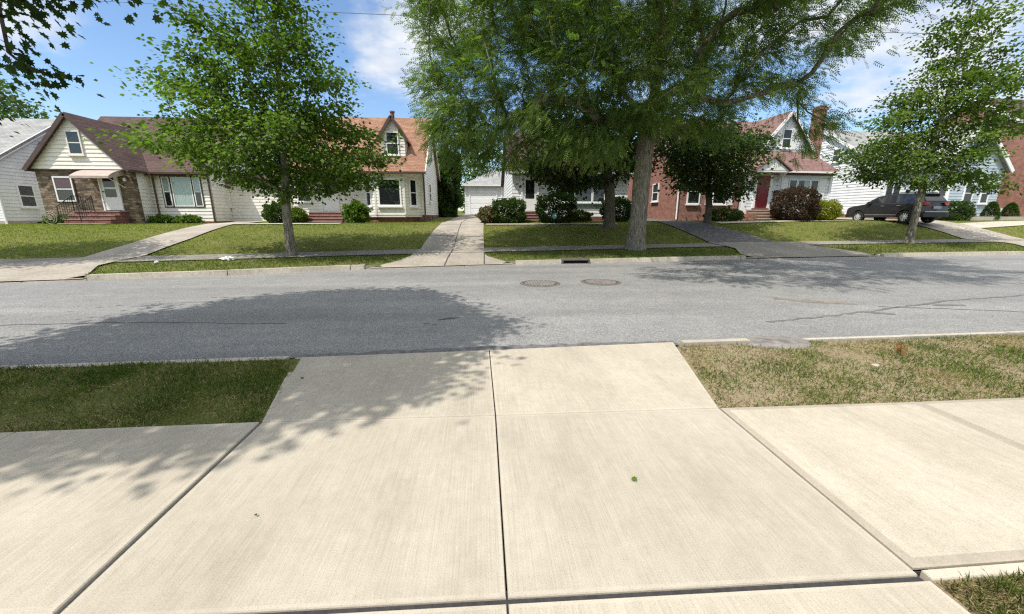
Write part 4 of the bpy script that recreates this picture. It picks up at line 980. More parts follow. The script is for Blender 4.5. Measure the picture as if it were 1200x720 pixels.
def tree(name, label, group, base, trunk_pts, trunk_r, blobs, spacing, per, lsize, temp, cols, seed, barkm='bark', min_z=None, droop=.3, spread=.42, flat=.55, flare=.5, extra=None, leafmat='leaf', power=.5, gaps=-.45, poly=None):
    r = np.random.default_rng(seed); base = np.array(base, float)
    root = empty(name, tuple(base), label, 'tree', group)
    T = blob_points(blobs, spacing, r); T = T[pnoise(T, 1.5, seed) > gaps]
    if poly is not None: T = T[inside(T[:, :2]-(T[:, 2:3]+.05)*np.array([[to_sun.x/to_sun.z, to_sun.y/to_sun.z]]), poly)]
    if extra is not None: T = np.concatenate([T, np.array(extra)])
    tp = [base+np.array([0, 0, -.15])]+[base+np.array([0, 0, z]) for z in (.0, .12, .3, .6, 1.0)]
    tp = [p for p in tp if p[2] < trunk_pts[0][2]-.15]+[np.array(p, float) for p in trunk_pts]
    q = [tp[0]]
    for a, b in zip(tp, tp[1:]):
        k = max(1, int(np.linalg.norm(b-a)/.5))
        for i in range(1, k+1): q.append(a+(b-a)*i/k)
    nodes, par, tips = grow(q, T, r, min_z if min_z else trunk_pts[0][2]-.2)
    mb = limbs(nodes, par, trunk_r, flare=flare, power=power); mb.move(-base); mb.build('trunk', M[barkm], root, smooth=True)
    nT = len(T)-(0 if extra is None else len(extra)); n = len(T)*per; ci = np.repeat(np.arange(len(T)), per); c = T[ci]
    tip = np.array(tips)[ci]; pa = np.array([par[i] for i in tips])[ci]
    s = spread*np.where(np.arange(len(T)) < nT, 0.7+.6*r.random(len(T)), .4)[ci, None]
    pos = c+r.normal(size=(n, 3)).clip(-1.7, 1.7)*s*np.array([1, 1, flat])
    along = r.random(n) < .35                      # some leaves sit back along the twig
    pos[along] = (nodes[tip]+(nodes[pa]-nodes[tip])*r.random((n, 1))+r.normal(size=(n, 3))*.13)[along]
    cen = np.mean(T, 0); out = unit((pos-cen)*np.array([1, 1, .3])+r.normal(size=(n, 3))*.6)
    loc = unit(pos-nodes[pa]+r.normal(size=(n, 3))*.25)
    ax = unit(.5*out+.7*loc+np.array([0, 0, -droop])+r.normal(size=(n, 3))*.3)
    nr = unit(np.array([0, 0, 1.])+r.normal(size=(n, 3))*.75+.25*out)
    tint = r.random(len(T))[ci]
    if poly is not None:                            # shape the crown's rim: prune leaves that would shade ground lying in full sun
        q = pos[:, :2]+(pos[:, 2:3]+.05)*np.array([[-to_sun.x/to_sun.z, -to_sun.y/to_sun.z]])+r.normal(size=(n, 2))*.06
        q = q+.2*np.stack([pnoise(pos, 3.2, 13), pnoise(pos, 3.2, 14)], 1)+.26*np.stack([pnoise(pos, 9., 3), pnoise(pos, 9., 4)], 1)+.1*np.stack([pnoise(pos, 23., 5), pnoise(pos, 23., 6)], 1)
        sel = inside(q, poly) & (pnoise(pos, 4.2, 8) < .95); pos, ax, nr, tint, ci = pos[sel], ax[sel], nr[sel], tint[sel], ci[sel]; n = len(pos)
    kp = (ci < nT) | (r.random(n) < .3); pos, ax, nr, tint = pos[kp], ax[kp], nr[kp], tint[kp]; n = len(pos)
    instance('crown', pos-base, ax, nr, lsize*(.65+.6*r.random(n)), temp[0], temp[1], palette(r, n, cols, tint), M[leafmat], root)
    return root
street = 'street trees on the far verge'
def g0(x, y): return float(terrain(np.float64(x), np.float64(y)))
tree('maple_tree', 'round crowned maple on the far verge, between the two cream houses', street, (-6.66, 14.32, g0(-6.66, 14.32)),
     [(-6.62, 14.32, 1.9), (-6.5, 14.35, 4), (-6.35, 14.4, 6.5), (-6.2, 14.4, 9.5)], .14,
     [(-6.7, 14.4, 4.0, 3.0, 2.8, 1.5), (-6.8, 14.4, 6.0, 2.1, 2.2, 1.6), (-6.5, 14.4, 8.6, 1.2, 1.3, 1.9), (-9.7, 14.2, 3.8, 1.1, 1.1, .4), (-4.5, 14.2, 3.2, 1.1, 1.4, .8), (-9.6, 14.2, 5.6, 1.0, .9, .3), (-6.4, 14.4, 2.7, 1.8, 1.9, .45), (-5.0, 14.3, 5.4, .9, 1.1, .5)],
     .74, 240, .128, SIMPLE, GREEN, 11, gaps=-.7, min_z=1.7, spread=.46, flat=.32)
tree('maple_tree', 'upright green maple on the far verge in front of the parked car', street, (20.45, 17.25, g0(20.45, 17.25)),
     [(20.45, 17.25, 1.9), (20.5, 17.2, 4.2), (20.6, 17.2, 7), (20.8, 17.2, 10.5)], .14,
     [(20.2, 17.2, 4.0, 2.6, 2.4, 1.2), (20.7, 17.2, 6.3, 2.0, 2.0, 1.5), (20.8, 17.2, 8.6, 1.3, 1.4, 1.5), (21, 17.2, 10.6, .6, .8, 1.3), (23.4, 17, 5.6, 1.5, 1.2, .5), (23.6, 17, 2.9, .9, 1, .35), (17.4, 17, 4.4, 1.0, 1.0, .55), (23.0, 17, 7.7, 1.0, 1.2, .5), (22.3, 16.8, 3.2, 1.4, 1.3, .45), (17.9, 17, 5.6, .5, .6, .3)],
     .76, 210, .13, SIMPLE, [(.048, .086, .013), (.082, .135, .02), (.13, .19, .034)], 12, min_z=1.8, spread=.46, flat=.34, gaps=-.8)
tree('locust_tree', 'huge honey locust with thick pale trunk and feathery crown, tallest tree of the street', street, (6.49, 16.0, g0(6.49, 16.0)),
     [(6.5, 16, 1.6), (6.55, 16, 3.3), (6.6, 15.95, 4.9), (6.75, 15.7, 6.6), (7.0, 15.3, 8.8), (7.0, 15, 11)], .33,
     [(-.3, 15.2, 5.6, 1.7, 2.6, 2.2), (.1, 15, 8.6, 2.2, 3.2, 2.5), (1.9, 14.6, 4.4, 1.6, 2.0, 1.1), (3.6, 15.2, 4.0, 1.5, 1.6, .7), (2.4, 15, 6.2, 2.8, 3.2, 2.2), (3, 15, 9.8, 3.6, 4.2, 2.6), (6.3, 15.5, 9.4, 3.6, 4.6, 2.8),
      (5, 14.2, 5.6, 2.6, 2.8, 1.2), (9.0, 14.5, 8.3, 2.8, 3.6, 1.6), (11.2, 13, 7.1, 1.3, 1.8, .7), (10.8, 10.6, 7.3, 1.8, 1.8, .7), (8.6, 14.8, 5.5, 2.0, 2.2, 1.0), (6.5, 10, 9.2, 4.2, 3.2, 1.6), (10.2, 9.5, 9.0, 2.6, 2.6, 1.2), (-.9, 14.8, 4.1, .4, .7, .9), (10.0, 9.3, 6.5, 1.1, 1.0, .45), (12.6, 12.4, 7.8, 1.0, 1.0, .4), (3.8, 6.9, 8.8, 3.4, 1.7, .9), (8.6, 7.3, 8.9, 3.0, 1.9, 1.0), (11.2, 13.4, 4.6, .5, .8, .9), (10.3, 14.2, 5.4, 1.2, 1.2, .8)],
     .92, 180, .25, FROND, LOCUST, 13, min_z=4.9, droop=.2, spread=.44, flat=.55, flare=.62, power=.5, gaps=-.42)
shade = 'dark trees shading the white house'
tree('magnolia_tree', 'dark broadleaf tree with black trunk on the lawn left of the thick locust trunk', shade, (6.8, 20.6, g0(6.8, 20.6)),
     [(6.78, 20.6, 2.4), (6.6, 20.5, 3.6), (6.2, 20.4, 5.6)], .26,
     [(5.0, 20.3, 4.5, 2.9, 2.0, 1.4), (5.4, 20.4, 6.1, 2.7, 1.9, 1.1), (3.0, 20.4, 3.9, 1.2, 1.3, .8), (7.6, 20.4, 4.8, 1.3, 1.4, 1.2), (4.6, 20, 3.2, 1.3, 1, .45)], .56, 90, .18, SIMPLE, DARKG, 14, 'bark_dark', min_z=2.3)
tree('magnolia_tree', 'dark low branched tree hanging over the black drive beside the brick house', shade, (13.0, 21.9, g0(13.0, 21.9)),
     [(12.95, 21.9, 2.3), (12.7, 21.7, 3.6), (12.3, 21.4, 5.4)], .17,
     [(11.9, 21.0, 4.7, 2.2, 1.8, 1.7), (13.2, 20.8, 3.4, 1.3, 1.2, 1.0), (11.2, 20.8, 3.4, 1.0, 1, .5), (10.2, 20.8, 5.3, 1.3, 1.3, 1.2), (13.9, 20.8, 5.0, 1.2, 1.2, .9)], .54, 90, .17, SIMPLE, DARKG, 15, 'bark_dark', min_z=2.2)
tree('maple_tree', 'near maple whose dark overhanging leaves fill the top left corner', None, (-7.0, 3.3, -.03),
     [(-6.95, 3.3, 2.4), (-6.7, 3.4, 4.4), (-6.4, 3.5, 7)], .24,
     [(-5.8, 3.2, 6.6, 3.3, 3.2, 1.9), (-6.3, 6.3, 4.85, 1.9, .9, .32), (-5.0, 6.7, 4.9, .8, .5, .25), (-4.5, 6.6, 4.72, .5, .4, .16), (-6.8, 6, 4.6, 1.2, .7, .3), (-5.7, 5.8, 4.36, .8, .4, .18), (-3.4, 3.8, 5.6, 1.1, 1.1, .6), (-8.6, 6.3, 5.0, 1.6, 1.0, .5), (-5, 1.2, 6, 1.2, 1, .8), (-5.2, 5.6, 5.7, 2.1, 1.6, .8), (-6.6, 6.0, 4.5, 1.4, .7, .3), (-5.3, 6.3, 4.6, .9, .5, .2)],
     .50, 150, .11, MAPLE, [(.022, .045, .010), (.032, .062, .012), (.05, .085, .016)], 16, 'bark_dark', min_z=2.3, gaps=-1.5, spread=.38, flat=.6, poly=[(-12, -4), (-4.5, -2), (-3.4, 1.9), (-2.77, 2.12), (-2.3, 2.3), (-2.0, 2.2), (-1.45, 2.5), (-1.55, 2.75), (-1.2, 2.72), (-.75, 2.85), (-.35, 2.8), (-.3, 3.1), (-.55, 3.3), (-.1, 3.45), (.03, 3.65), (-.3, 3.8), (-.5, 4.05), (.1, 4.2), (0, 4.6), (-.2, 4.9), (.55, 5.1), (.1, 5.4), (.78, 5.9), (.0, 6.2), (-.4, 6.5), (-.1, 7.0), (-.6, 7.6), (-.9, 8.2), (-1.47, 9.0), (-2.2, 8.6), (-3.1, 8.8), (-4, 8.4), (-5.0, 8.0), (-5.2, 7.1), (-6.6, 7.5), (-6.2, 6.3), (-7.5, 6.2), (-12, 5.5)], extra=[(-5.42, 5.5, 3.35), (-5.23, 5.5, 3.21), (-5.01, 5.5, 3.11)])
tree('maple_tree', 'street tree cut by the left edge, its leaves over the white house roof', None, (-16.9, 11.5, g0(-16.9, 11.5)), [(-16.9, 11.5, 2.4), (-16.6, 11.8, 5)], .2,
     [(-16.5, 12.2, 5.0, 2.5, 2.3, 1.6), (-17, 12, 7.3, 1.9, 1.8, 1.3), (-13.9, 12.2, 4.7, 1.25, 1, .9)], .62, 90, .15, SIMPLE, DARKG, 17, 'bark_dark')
bg_ = 'trees growing behind the houses'
for i, (x, y, h, rr, lab) in enumerate(((-46, 44, 13.6, 3.6, 'green tree behind the far left white house, left of the brown gable'), (-52, 43, 15.5, 2.8, 'thin taller tree behind the far left white house, nearest the photo edge'),
      (-3.2, 35.5, 8.0, 1.5, 'dense green tree beside the shared drive, right of the bay window house'), (-.6, 49, 11, 3.2, 'green tree standing behind the white garage'),
      (24, 52, 8, 2.2, 'tree peeping up between the brick chimney and the grey roof'))):
    z = g0(x, y)
    tree('background_tree', lab, bg_, (x, y, z), [(x, y, z+.9), (x+.1, y, z+h*.7)], .2, [(x, y, z+h*.2, rr*.8, rr*.8, h*.18), (x, y, z+h*.55, rr, rr, h*.38), (x+.3*rr, y-.2*rr, z+h*.4, rr*.8, rr*.8, h*.25), (x-.2*rr, y, z+h*.8, rr*.6, rr*.6, h*.2)], .95, 46, .3, SIMPLE, GREEN if i != 2 else DARKG, 30+i, 'bark_dark', spread=.55)

# ------------------------------------------------------------------ shrubs
def shrub(name, label, c, rad, n, size, cols, seed, power=2.0, top=1.0, group=None, rough=.08, cat='bush'):
    """leaf shell of a superellipsoid standing on the ground at c"""
    n = int(n*1.9); size *= 1.1; r = np.random.default_rng(seed); root = empty(name, c, label, cat, group)
    d = unit(r.normal(size=(n, 3))); p = power
    k = (np.abs(d)**p).sum(1)**(-1/p); lump = 1+rough*(np.sin(d[:, 0]*7+seed)*np.cos(d[:, 1]*6)+np.sin(d[:, 2]*8+d[:, 0]*5))
    f = 1-.3*r.random(n)**2.2
    P = d*(k*lump*f)[:, None]*np.array(rad)+np.array([0, 0, rad[2]*.92])
    P *= 1+.07*pnoise(P/np.array(rad), 4.0, seed)[:, None]; keep = P[:, 2] > .02; P = P[keep]; d = d[keep]; m = len(P)
    ax = unit(d+np.array([0, 0, .35])+r.normal(size=(m, 3))*.7); nr = unit(d*.8+r.normal(size=(m, 3))*.6+np.array([0, 0, .4]))
    instance('foliage', P, ax, nr, size*(.6+.8*r.random(m)), SIMPLE[0], SIMPLE[1], palette(r, m, cols), M['leaf'], root)
    mb = MB(); rs = random.Random(seed)
    for q in range(5):
        a = rs.uniform(0, 6.28); mb.tube([(0, 0, -.05), (math.cos(a)*rad[0]*.25, math.sin(a)*rad[1]*.25, rad[2]*.7), (math.cos(a)*rad[0]*.6, math.sin(a)*rad[1]*.6, rad[2]*1.3)], [.02, .014, .006], 5)
    mb.build('stem', M['bark_dark'], root); return root
BOX = [(.030, .055, .012), (.045, .08, .016), (.065, .11, .022)]
def at(x, y): return (x, y, g0(x, y))
shrub('clipped_shrub', 'flat topped clipped green hedge bush left of the shaded front steps', at(1.6, 22.6), (.85, .7, .6), 3800, .085, BOX, 41, 5)
shrub('flowering_shrub', 'low reddish flowering bush at the drive edge left of the clipped hedge bush', at(.45, 22.5), (.55, .6, .42), 1300, .09, [(.13, .08, .04), (.07, .09, .03), (.2, .11, .07)], 42, 2.2, rough=.15)
shrub('clipped_shrub', 'tall dark clipped bush right of the shaded front steps', at(4.3, 22.6), (1.0, .8, .78), 4000, .09, DARKG, 43, 4)
shrub('flower_bed_plant', 'low yellow-green border plants under the picture window', at(5.9, 23.6), (.7, .5, .3), 900, .11, [(.08, .1, .02), (.11, .12, .03), (.05, .09, .02)], 44, 2, rough=.2, cat='plants')
shrub('clipped_shrub', 'dark rounded bush half behind the thick locust trunk', at(8.1, 23.3), (.85, .7, .68), 3000, .09, DARKG, 45, 2.6)
shrub('clipped_shrub', 'low dark spreading bush at the brick corner left of the red door', at(15.0, 23.6), (1.1, .6, .36), 1800, .09, DARKG, 46, 2.6)
shrub('barberry_shrub', 'big round purple-brown bush in front of the entrance window', at(19.3, 23.2), (1.2, 1.05, 1.0), 5200, .085, [(.05, .028, .026), (.075, .042, .034), (.1, .065, .045)], 47, 2.3)
shrub('golden_shrub', 'bright yellow-green bush right of the purple-brown bush', at(21.5, 23.5), (.85, .75, .62), 3400, .08, [(.16, .19, .015), (.24, .25, .02), (.3, .29, .03)], 48, 2.4)
shrub('clipped_shrub', 'round green bush left of the red front steps of the bay window house', at(-11.3, 23.3), (.62, .6, .55), 2600, .085, BOX, 49, 2.4)
shrub('golden_shrub', 'yellow-green bush beside the front steps of the bay window house', at(-10.45, 23.6), (.5, .5, .42), 1500, .09, [(.09, .14, .02), (.14, .19, .02), (.06, .1, .02)], 50, 2.2)
shrub('leafy_shrub', 'loose green bush between the front steps and the bay window', at(-7.15, 23.6), (.62, .6, .55), 1700, .12, GREEN, 51, 2.1, rough=.18)
fb = 'low plants along the cream front wall'
for i, (x, y, a, lab) in enumerate(((-18.5, 24.7, .55, 'low green plant under the left end of the brown framed triple window'), (-17.0, 24.7, .6, 'low green plant under the right end of the brown framed triple window'), (-22.9, 23.4, .45, 'low green plants at the foot of the stone wall'))):
    shrub('border_plant', lab, at(x, y), (a, .35, .2), 700, .11, GREEN, 60+i, 2, group=fb, rough=.25, cat='plants')
shrub('clipped_shrub', 'square green hedge bush behind the rear bumper of the parked car', at(30.2, 23.3), (.8, .6, .58), 2200, .09, BOX, 64, 4)
def cone_shrub(label, c, r0, h, seed):
    r = np.random.default_rng(seed); root = empty('cone_shrub', c, label, 'bush', 'cone shaped evergreens'); n = 2600
    t = r.random(n)**.8; a = r.random(n)*6.283; rr = r0*np.sqrt(np.clip(1-t, 0, 1))*(.7+.3*r.random(n))*(1-.25*np.exp(-t*9))
    P = np.stack([rr*np.cos(a), rr*np.sin(a), t*h+.03], 1); o = np.stack([np.cos(a), np.sin(a), .8+0*a], 1)
    instance('foliage', P, unit(o+r.normal(size=(n, 3))*.4), unit(o+r.normal(size=(n, 3))*.6), .08*(.6+.8*r.random(n)), SIMPLE[0], SIMPLE[1], palette(r, n, BOX), M['leaf'], root)
    MB().tube([(0, 0, -.05), (0, 0, h*.9)], [.03, .008], 6).build('stem', M['bark_dark'], root)
cone_shrub('cone shaped evergreen before the blue-grey gable, the left one next to the tree', at(33.3, 23.6), .5, 1.15, 65); cone_shrub('cone shaped evergreen before the blue-grey gable, the right one next to the brick house', at(35.0, 23.8), .5, 1.1, 66)
shrub('tall_shrub', 'tall dense dark evergreen beside the shared drive, behind the bay window house', at(-2.75, 34.2), (1.0, 1.4, 2.5), 9000, .17, DARKG, 68, 2.6, rough=.14)
shrub('leafy_shrub', 'grey-green round bush by the steps of the blue-grey gable', at(31.9, 24.0), (.5, .45, .45), 1200, .09, [(.06, .085, .05), (.08, .11, .06), (.1, .13, .08)], 67, 2.1)

# ------------------------------------------------------------------ grass
BLADE = ([(-.5, 0, 0), (.5, 0, 0), (.36, .55, .05), (0, 1, .22), (-.36, .55, .05)], [(0, 1, 2, 3, 4)])
def fnoise(x, y, s, seed):
    r = np.random.default_rng(seed); v = 0
    for k in range(5):
        a = r.random()*6.28; f = s*(1+k*.7); v = v+np.sin((x*math.cos(a)+y*math.sin(a))*f+r.random()*6.28)*np.cos((x*math.sin(a)-y*math.cos(a))*f*.8+r.random()*6.28)
    return v/2.2
def grass(name, label, x, y, zf, h, w, cols, straw, strawcol, seed, lean=.5):
    r = np.random.default_rng(seed); n = len(x); z = zf(x, y)
    ax = unit(np.stack([r.normal(size=n)*lean, r.normal(size=n)*lean, np.ones(n)], 1)); nr = unit(r.normal(size=(n, 3))*np.array([1, 1, .1]))
    hh = h*(.45+.9*r.random(n)); c = palette(r, n, cols, (.5+.4*fnoise(x, y, 2.2, seed+1)).clip(0, 1))
    st = r.random(n) < straw(x, y); c[st] = palette(r, st.sum(), strawcol); ax[st] = unit(ax[st]*np.array([1.6, 1.6, .55])); hh[st] *= .8
    y_ = ax; x_ = unit(np.cross(y_, nr)); z_ = np.cross(x_, y_); TV = np.array(BLADE[0]); wv = w*(.6+.8*r.random(n))
    V = np.stack([x, y, z], 1)[:, None]+TV[None, :, 0:1]*x_[:, None]*wv[:, None, None]+hh[:, None, None]*(TV[None, :, 1:2]*y_[:, None]+TV[None, :, 2:3]*z_[:, None])
    F = (np.array(BLADE[1])[None]+(np.arange(n)*5)[:, None, None]).reshape(-1, 5)
    o = np_mesh(name, V.reshape(-1, 3), F, M['grass'], None, np.repeat(c, 5, 0)); return tag(o, label, 'grass', None, 'stuff')
GR = [(.085, .13, .022), (.12, .17, .034), (.16, .2, .05)]
STRAW = [(.27, .21, .115), (.38, .3, .165), (.46, .38, .22)]
r = np.random.default_rng(99)
def rnd(n, x0, x1, y0, y1): return x0+(x1-x0)*r.random(n), y0+(y1-y0)*r.random(n)
# left verge, green
x, y = rnd(60000, -9, -1.68, 2.73, 4.4)
ok = (y > 2.79-.04*r.random(len(x))**3+np.where(x < -3, (x+3)*.016, 0)) & (x < -1.70-(y-2.79)*.302+.075*r.random(len(x))**3) & (y < np.minimum(4.36, 4.36+(x+2.15)*.02)-.0)
keep = ok & (r.random(len(x)) < .6+.5*fnoise(x, y, 1.6, 3)); x, y = x[keep], y[keep]
grass('grass', 'green grass of the near verge left of the driveway apron', x, y, vz, .052, .0055, GR, lambda a, b: .42+.28*fnoise(a, b, 2.0, 8), STRAW, 71, .6)
# right verge, dry
x, y = rnd(72000, 1.9, 10.5, 2.68, 4.6)
ok = (x > 1.94+(y-2.73)*.3-.075*r.random(len(x))**3) & (y > 2.71-.05*r.random(len(x))**3) & (y < 4.44+(x-2.4)*.02) & (((x-3.78)/.42)**2+((y-4.5)/.27)**2 > 1)
keep = ok & (r.random(len(x)) < .72+.4*fnoise(x, y, 2.4, 4)); x, y = x[keep], y[keep]
grass('grass', 'dry straw coloured grass of the near verge right of the driveway apron', x, y, vz, .045, .0055, [(.1, .155, .03), (.14, .19, .042), (.18, .21, .06)], lambda a, b: (.56+.48*fnoise(a, b, 1.9, 9)).clip(.15, .96), STRAW, 72, .75)
# yard by the drive, lower right corner
x, y = rnd(52000, 1.9, 3.6, .3, 1.2); keep = (x > 1.92+.02*r.random(len(x)))
grass('grass', 'dry grass at the corner of drive and sidewalk, bottom right', x[keep], y[keep], lambda a, b: np.full_like(a, -.03), .045, .0035, GR, lambda a, b: .76+.25*fnoise(a, b, 2.5, 10), STRAW, 73, .7)
x, y = rnd(9000, -4, -1.72, .3, 1.22)
grass('grass', 'grass beside the drive at the bottom left', x, y, lambda a, b: np.full_like(a, -.03), .06, .005, GR, lambda a, b: .3+0*a, STRAW, 74, .7)
# far verge and lawns
def on_drive(x, y):
    d = y-curb(x); f = np.clip(1-d/1.6, 0, 1)*.9; m = np.zeros(len(x), bool)
    L = lambda P: np.interp(y, [p[1] for p in P], [p[0] for p in P])
    for A, Bq in (([(-14.3, 9.9), (-13.9, 12.4), (-12.95, 13.5), (-13.25, 16.3), (-14.7, 23.1), (-15.2, 26.6)], [(-10.2, 10.7), (-11.1, 12.2), (-11.45, 14.4), (-11.8, 17.1), (-13.3, 23.1), (-13.6, 26.6)]),
                  ([(-3.5, 12.35), (-2.55, 13.75), (-2.45, 16.6), (-2.2, 20.8), (-1.9, 30)], [(1.1, 13.1), (.12, 14.35), (.14, 19.8), (.25, 26), (.9, 30)]),
                  ([(10.2, 14.2), (10.9, 16), (10.9, 18.1), (10.5, 20), (10.2, 24)], [(16.2, 14.65), (14.9, 16.2), (14.4, 18.2), (13.1, 20.3), (12.35, 24)]),
                  ([(24.6, 15.05), (25.5, 17), (25.4, 20), (25, 30)], [(30.4, 15.3), (29.4, 17.2), (28.6, 20), (28, 30)])):
        m |= (x > L(A)-.02) & (x < L(Bq)+.02)
    return m
x, y = rnd(230000, -34, 42, 8, 18.5); d = y-curb(x); keep = (d > .2) & (d < 2.38) & ~on_drive(x, y); x, y = x[keep], y[keep]
grass('grass', 'green grass strip between the far kerb and far sidewalk', x, y, terrain, .075, .013, GR, lambda a, b: (.07+.2*fnoise(a, b, .9, 11)).clip(.01, .5), STRAW, 75)
x, y = rnd(260000, -34, 42, 12, 24.2); d = y-curb(x); keep = (d > 3.83) & ~on_drive(x, y); x, y = x[keep], y[keep]
GL = [(.14, .19, .028), (.21, .26, .042), (.28, .315, .07)]
grass('grass', 'lawn grass in front of the houses across the street', x, y, terrain, .06, .016, GL, lambda a, b: (.2+.3*fnoise(a, b, .7, 12)+.12*fnoise(a, b, 3.1, 14)).clip(.03, .7), STRAW, 76)
# ------------------------------------------------------------------ parked car
M['carpaint'] = plain('dark_grey_car_paint', (.032, .031, .034), .28, .04, 2, metal=.35, spec=.6); M['cladding'] = plain('black_plastic', (.022, .022, .023), .6, .1, 8)
M['tyre'] = plain('tyre_rubber', (.02, .02, .02), .8, .2, 15); M['rim'] = plain('alloy', (.7, .7, .71), .35, .05, 5, metal=.4); M['tail'] = plain('tail_light_red', (.3, .01, .012), .2, .1, 5)
M['carglass'] = plain('tinted_car_glass', (.02, .024, .026), .05, .1, 3, spec=.9); M['chrome'] = plain('bright_trim', (.6, .6, .6), .25, .05, 5, metal=.8); M['plate'] = plain('number_plate', (.3, .33, .36), .5, .2, 14)
M['headlamp'] = plain('headlamp_lens', (.45, .47, .48), .1, .1, 5)
car = empty('parked_car', (25.45, 22.8, 1.12), 'dark grey sport utility car parked in the side drive behind the right maple', 'car', rz=R(94)); car.scale = (.98, 1.0, 1.01)
# local axes: +x is the nose, y left side, z up.  Side outline of the lower body with its wheel arches
def arch(cx, rr, n=9): return [(cx+rr*math.cos(math.pi*k/n), .36+rr*math.sin(math.pi*k/n)) for k in range(n+1)]
low = [(2.2, .34), (2.28, .55), (2.27, .78), (2.18, .95), (1.85, 1.03), (1.1, 1.13), (-1.9, 1.16), (-2.2, 1.12), (-2.27, .9), (-2.3, .6), (-2.2, .36)]
low += [(q[0], q[1]) for q in reversed(arch(-1.38, .42))]+[(q[0], q[1]) for q in reversed(arch(1.36, .42))]
SEC = [(-.93, .985, .90), (-.90, 1.0, .97), (0, 1.0, 1.0), (.90, 1.0, .97), (.93, .985, .90)]
mb = MB(); i = 0; n = len(low)
for (yy, sx, sz) in SEC:
    bend = .10*(abs(yy)/.93)**3
    for (x, z) in low:
        xx = x-(bend if x > 1.6 else (-bend if x < -1.7 else 0)); zz_ = .75+(z-.75)*(sz if z > .75 else 1)
        mb.v.append((xx*sx, yy*(1.0-.035*max(0, z-.9)/.25), zz_))
for a in range(4):
    for k in range(n): mb.f.append((a*n+k, a*n+(k+1) % n, (a+1)*n+(k+1) % n, (a+1)*n+k))
mb.f.append(tuple(range(n))); mb.f.append(tuple(reversed(range(4*n, 5*n))))
mb.build('body', M['carpaint'], car, bevel=.02)
gh = [(1.15, 1.1), (.42, 1.58), (-.1, 1.68), (-1.0, 1.69), (-1.88, 1.62), (-2.2, 1.13)]
def ghy(z): return .86-.2*(z-1.11)/.5
mb = MB()
for s in (-1, 1): mb.v += [(x, s*ghy(z), z) for x, z in gh]
m = len(gh)
for k in range(m-1): mb.f.append((k, k+1, m+k+1, m+k))
mb.f += [tuple(range(m)), tuple(reversed(range(m, 2*m)))]
mb.build('cabin', M['carpaint'], car, bevel=.03)
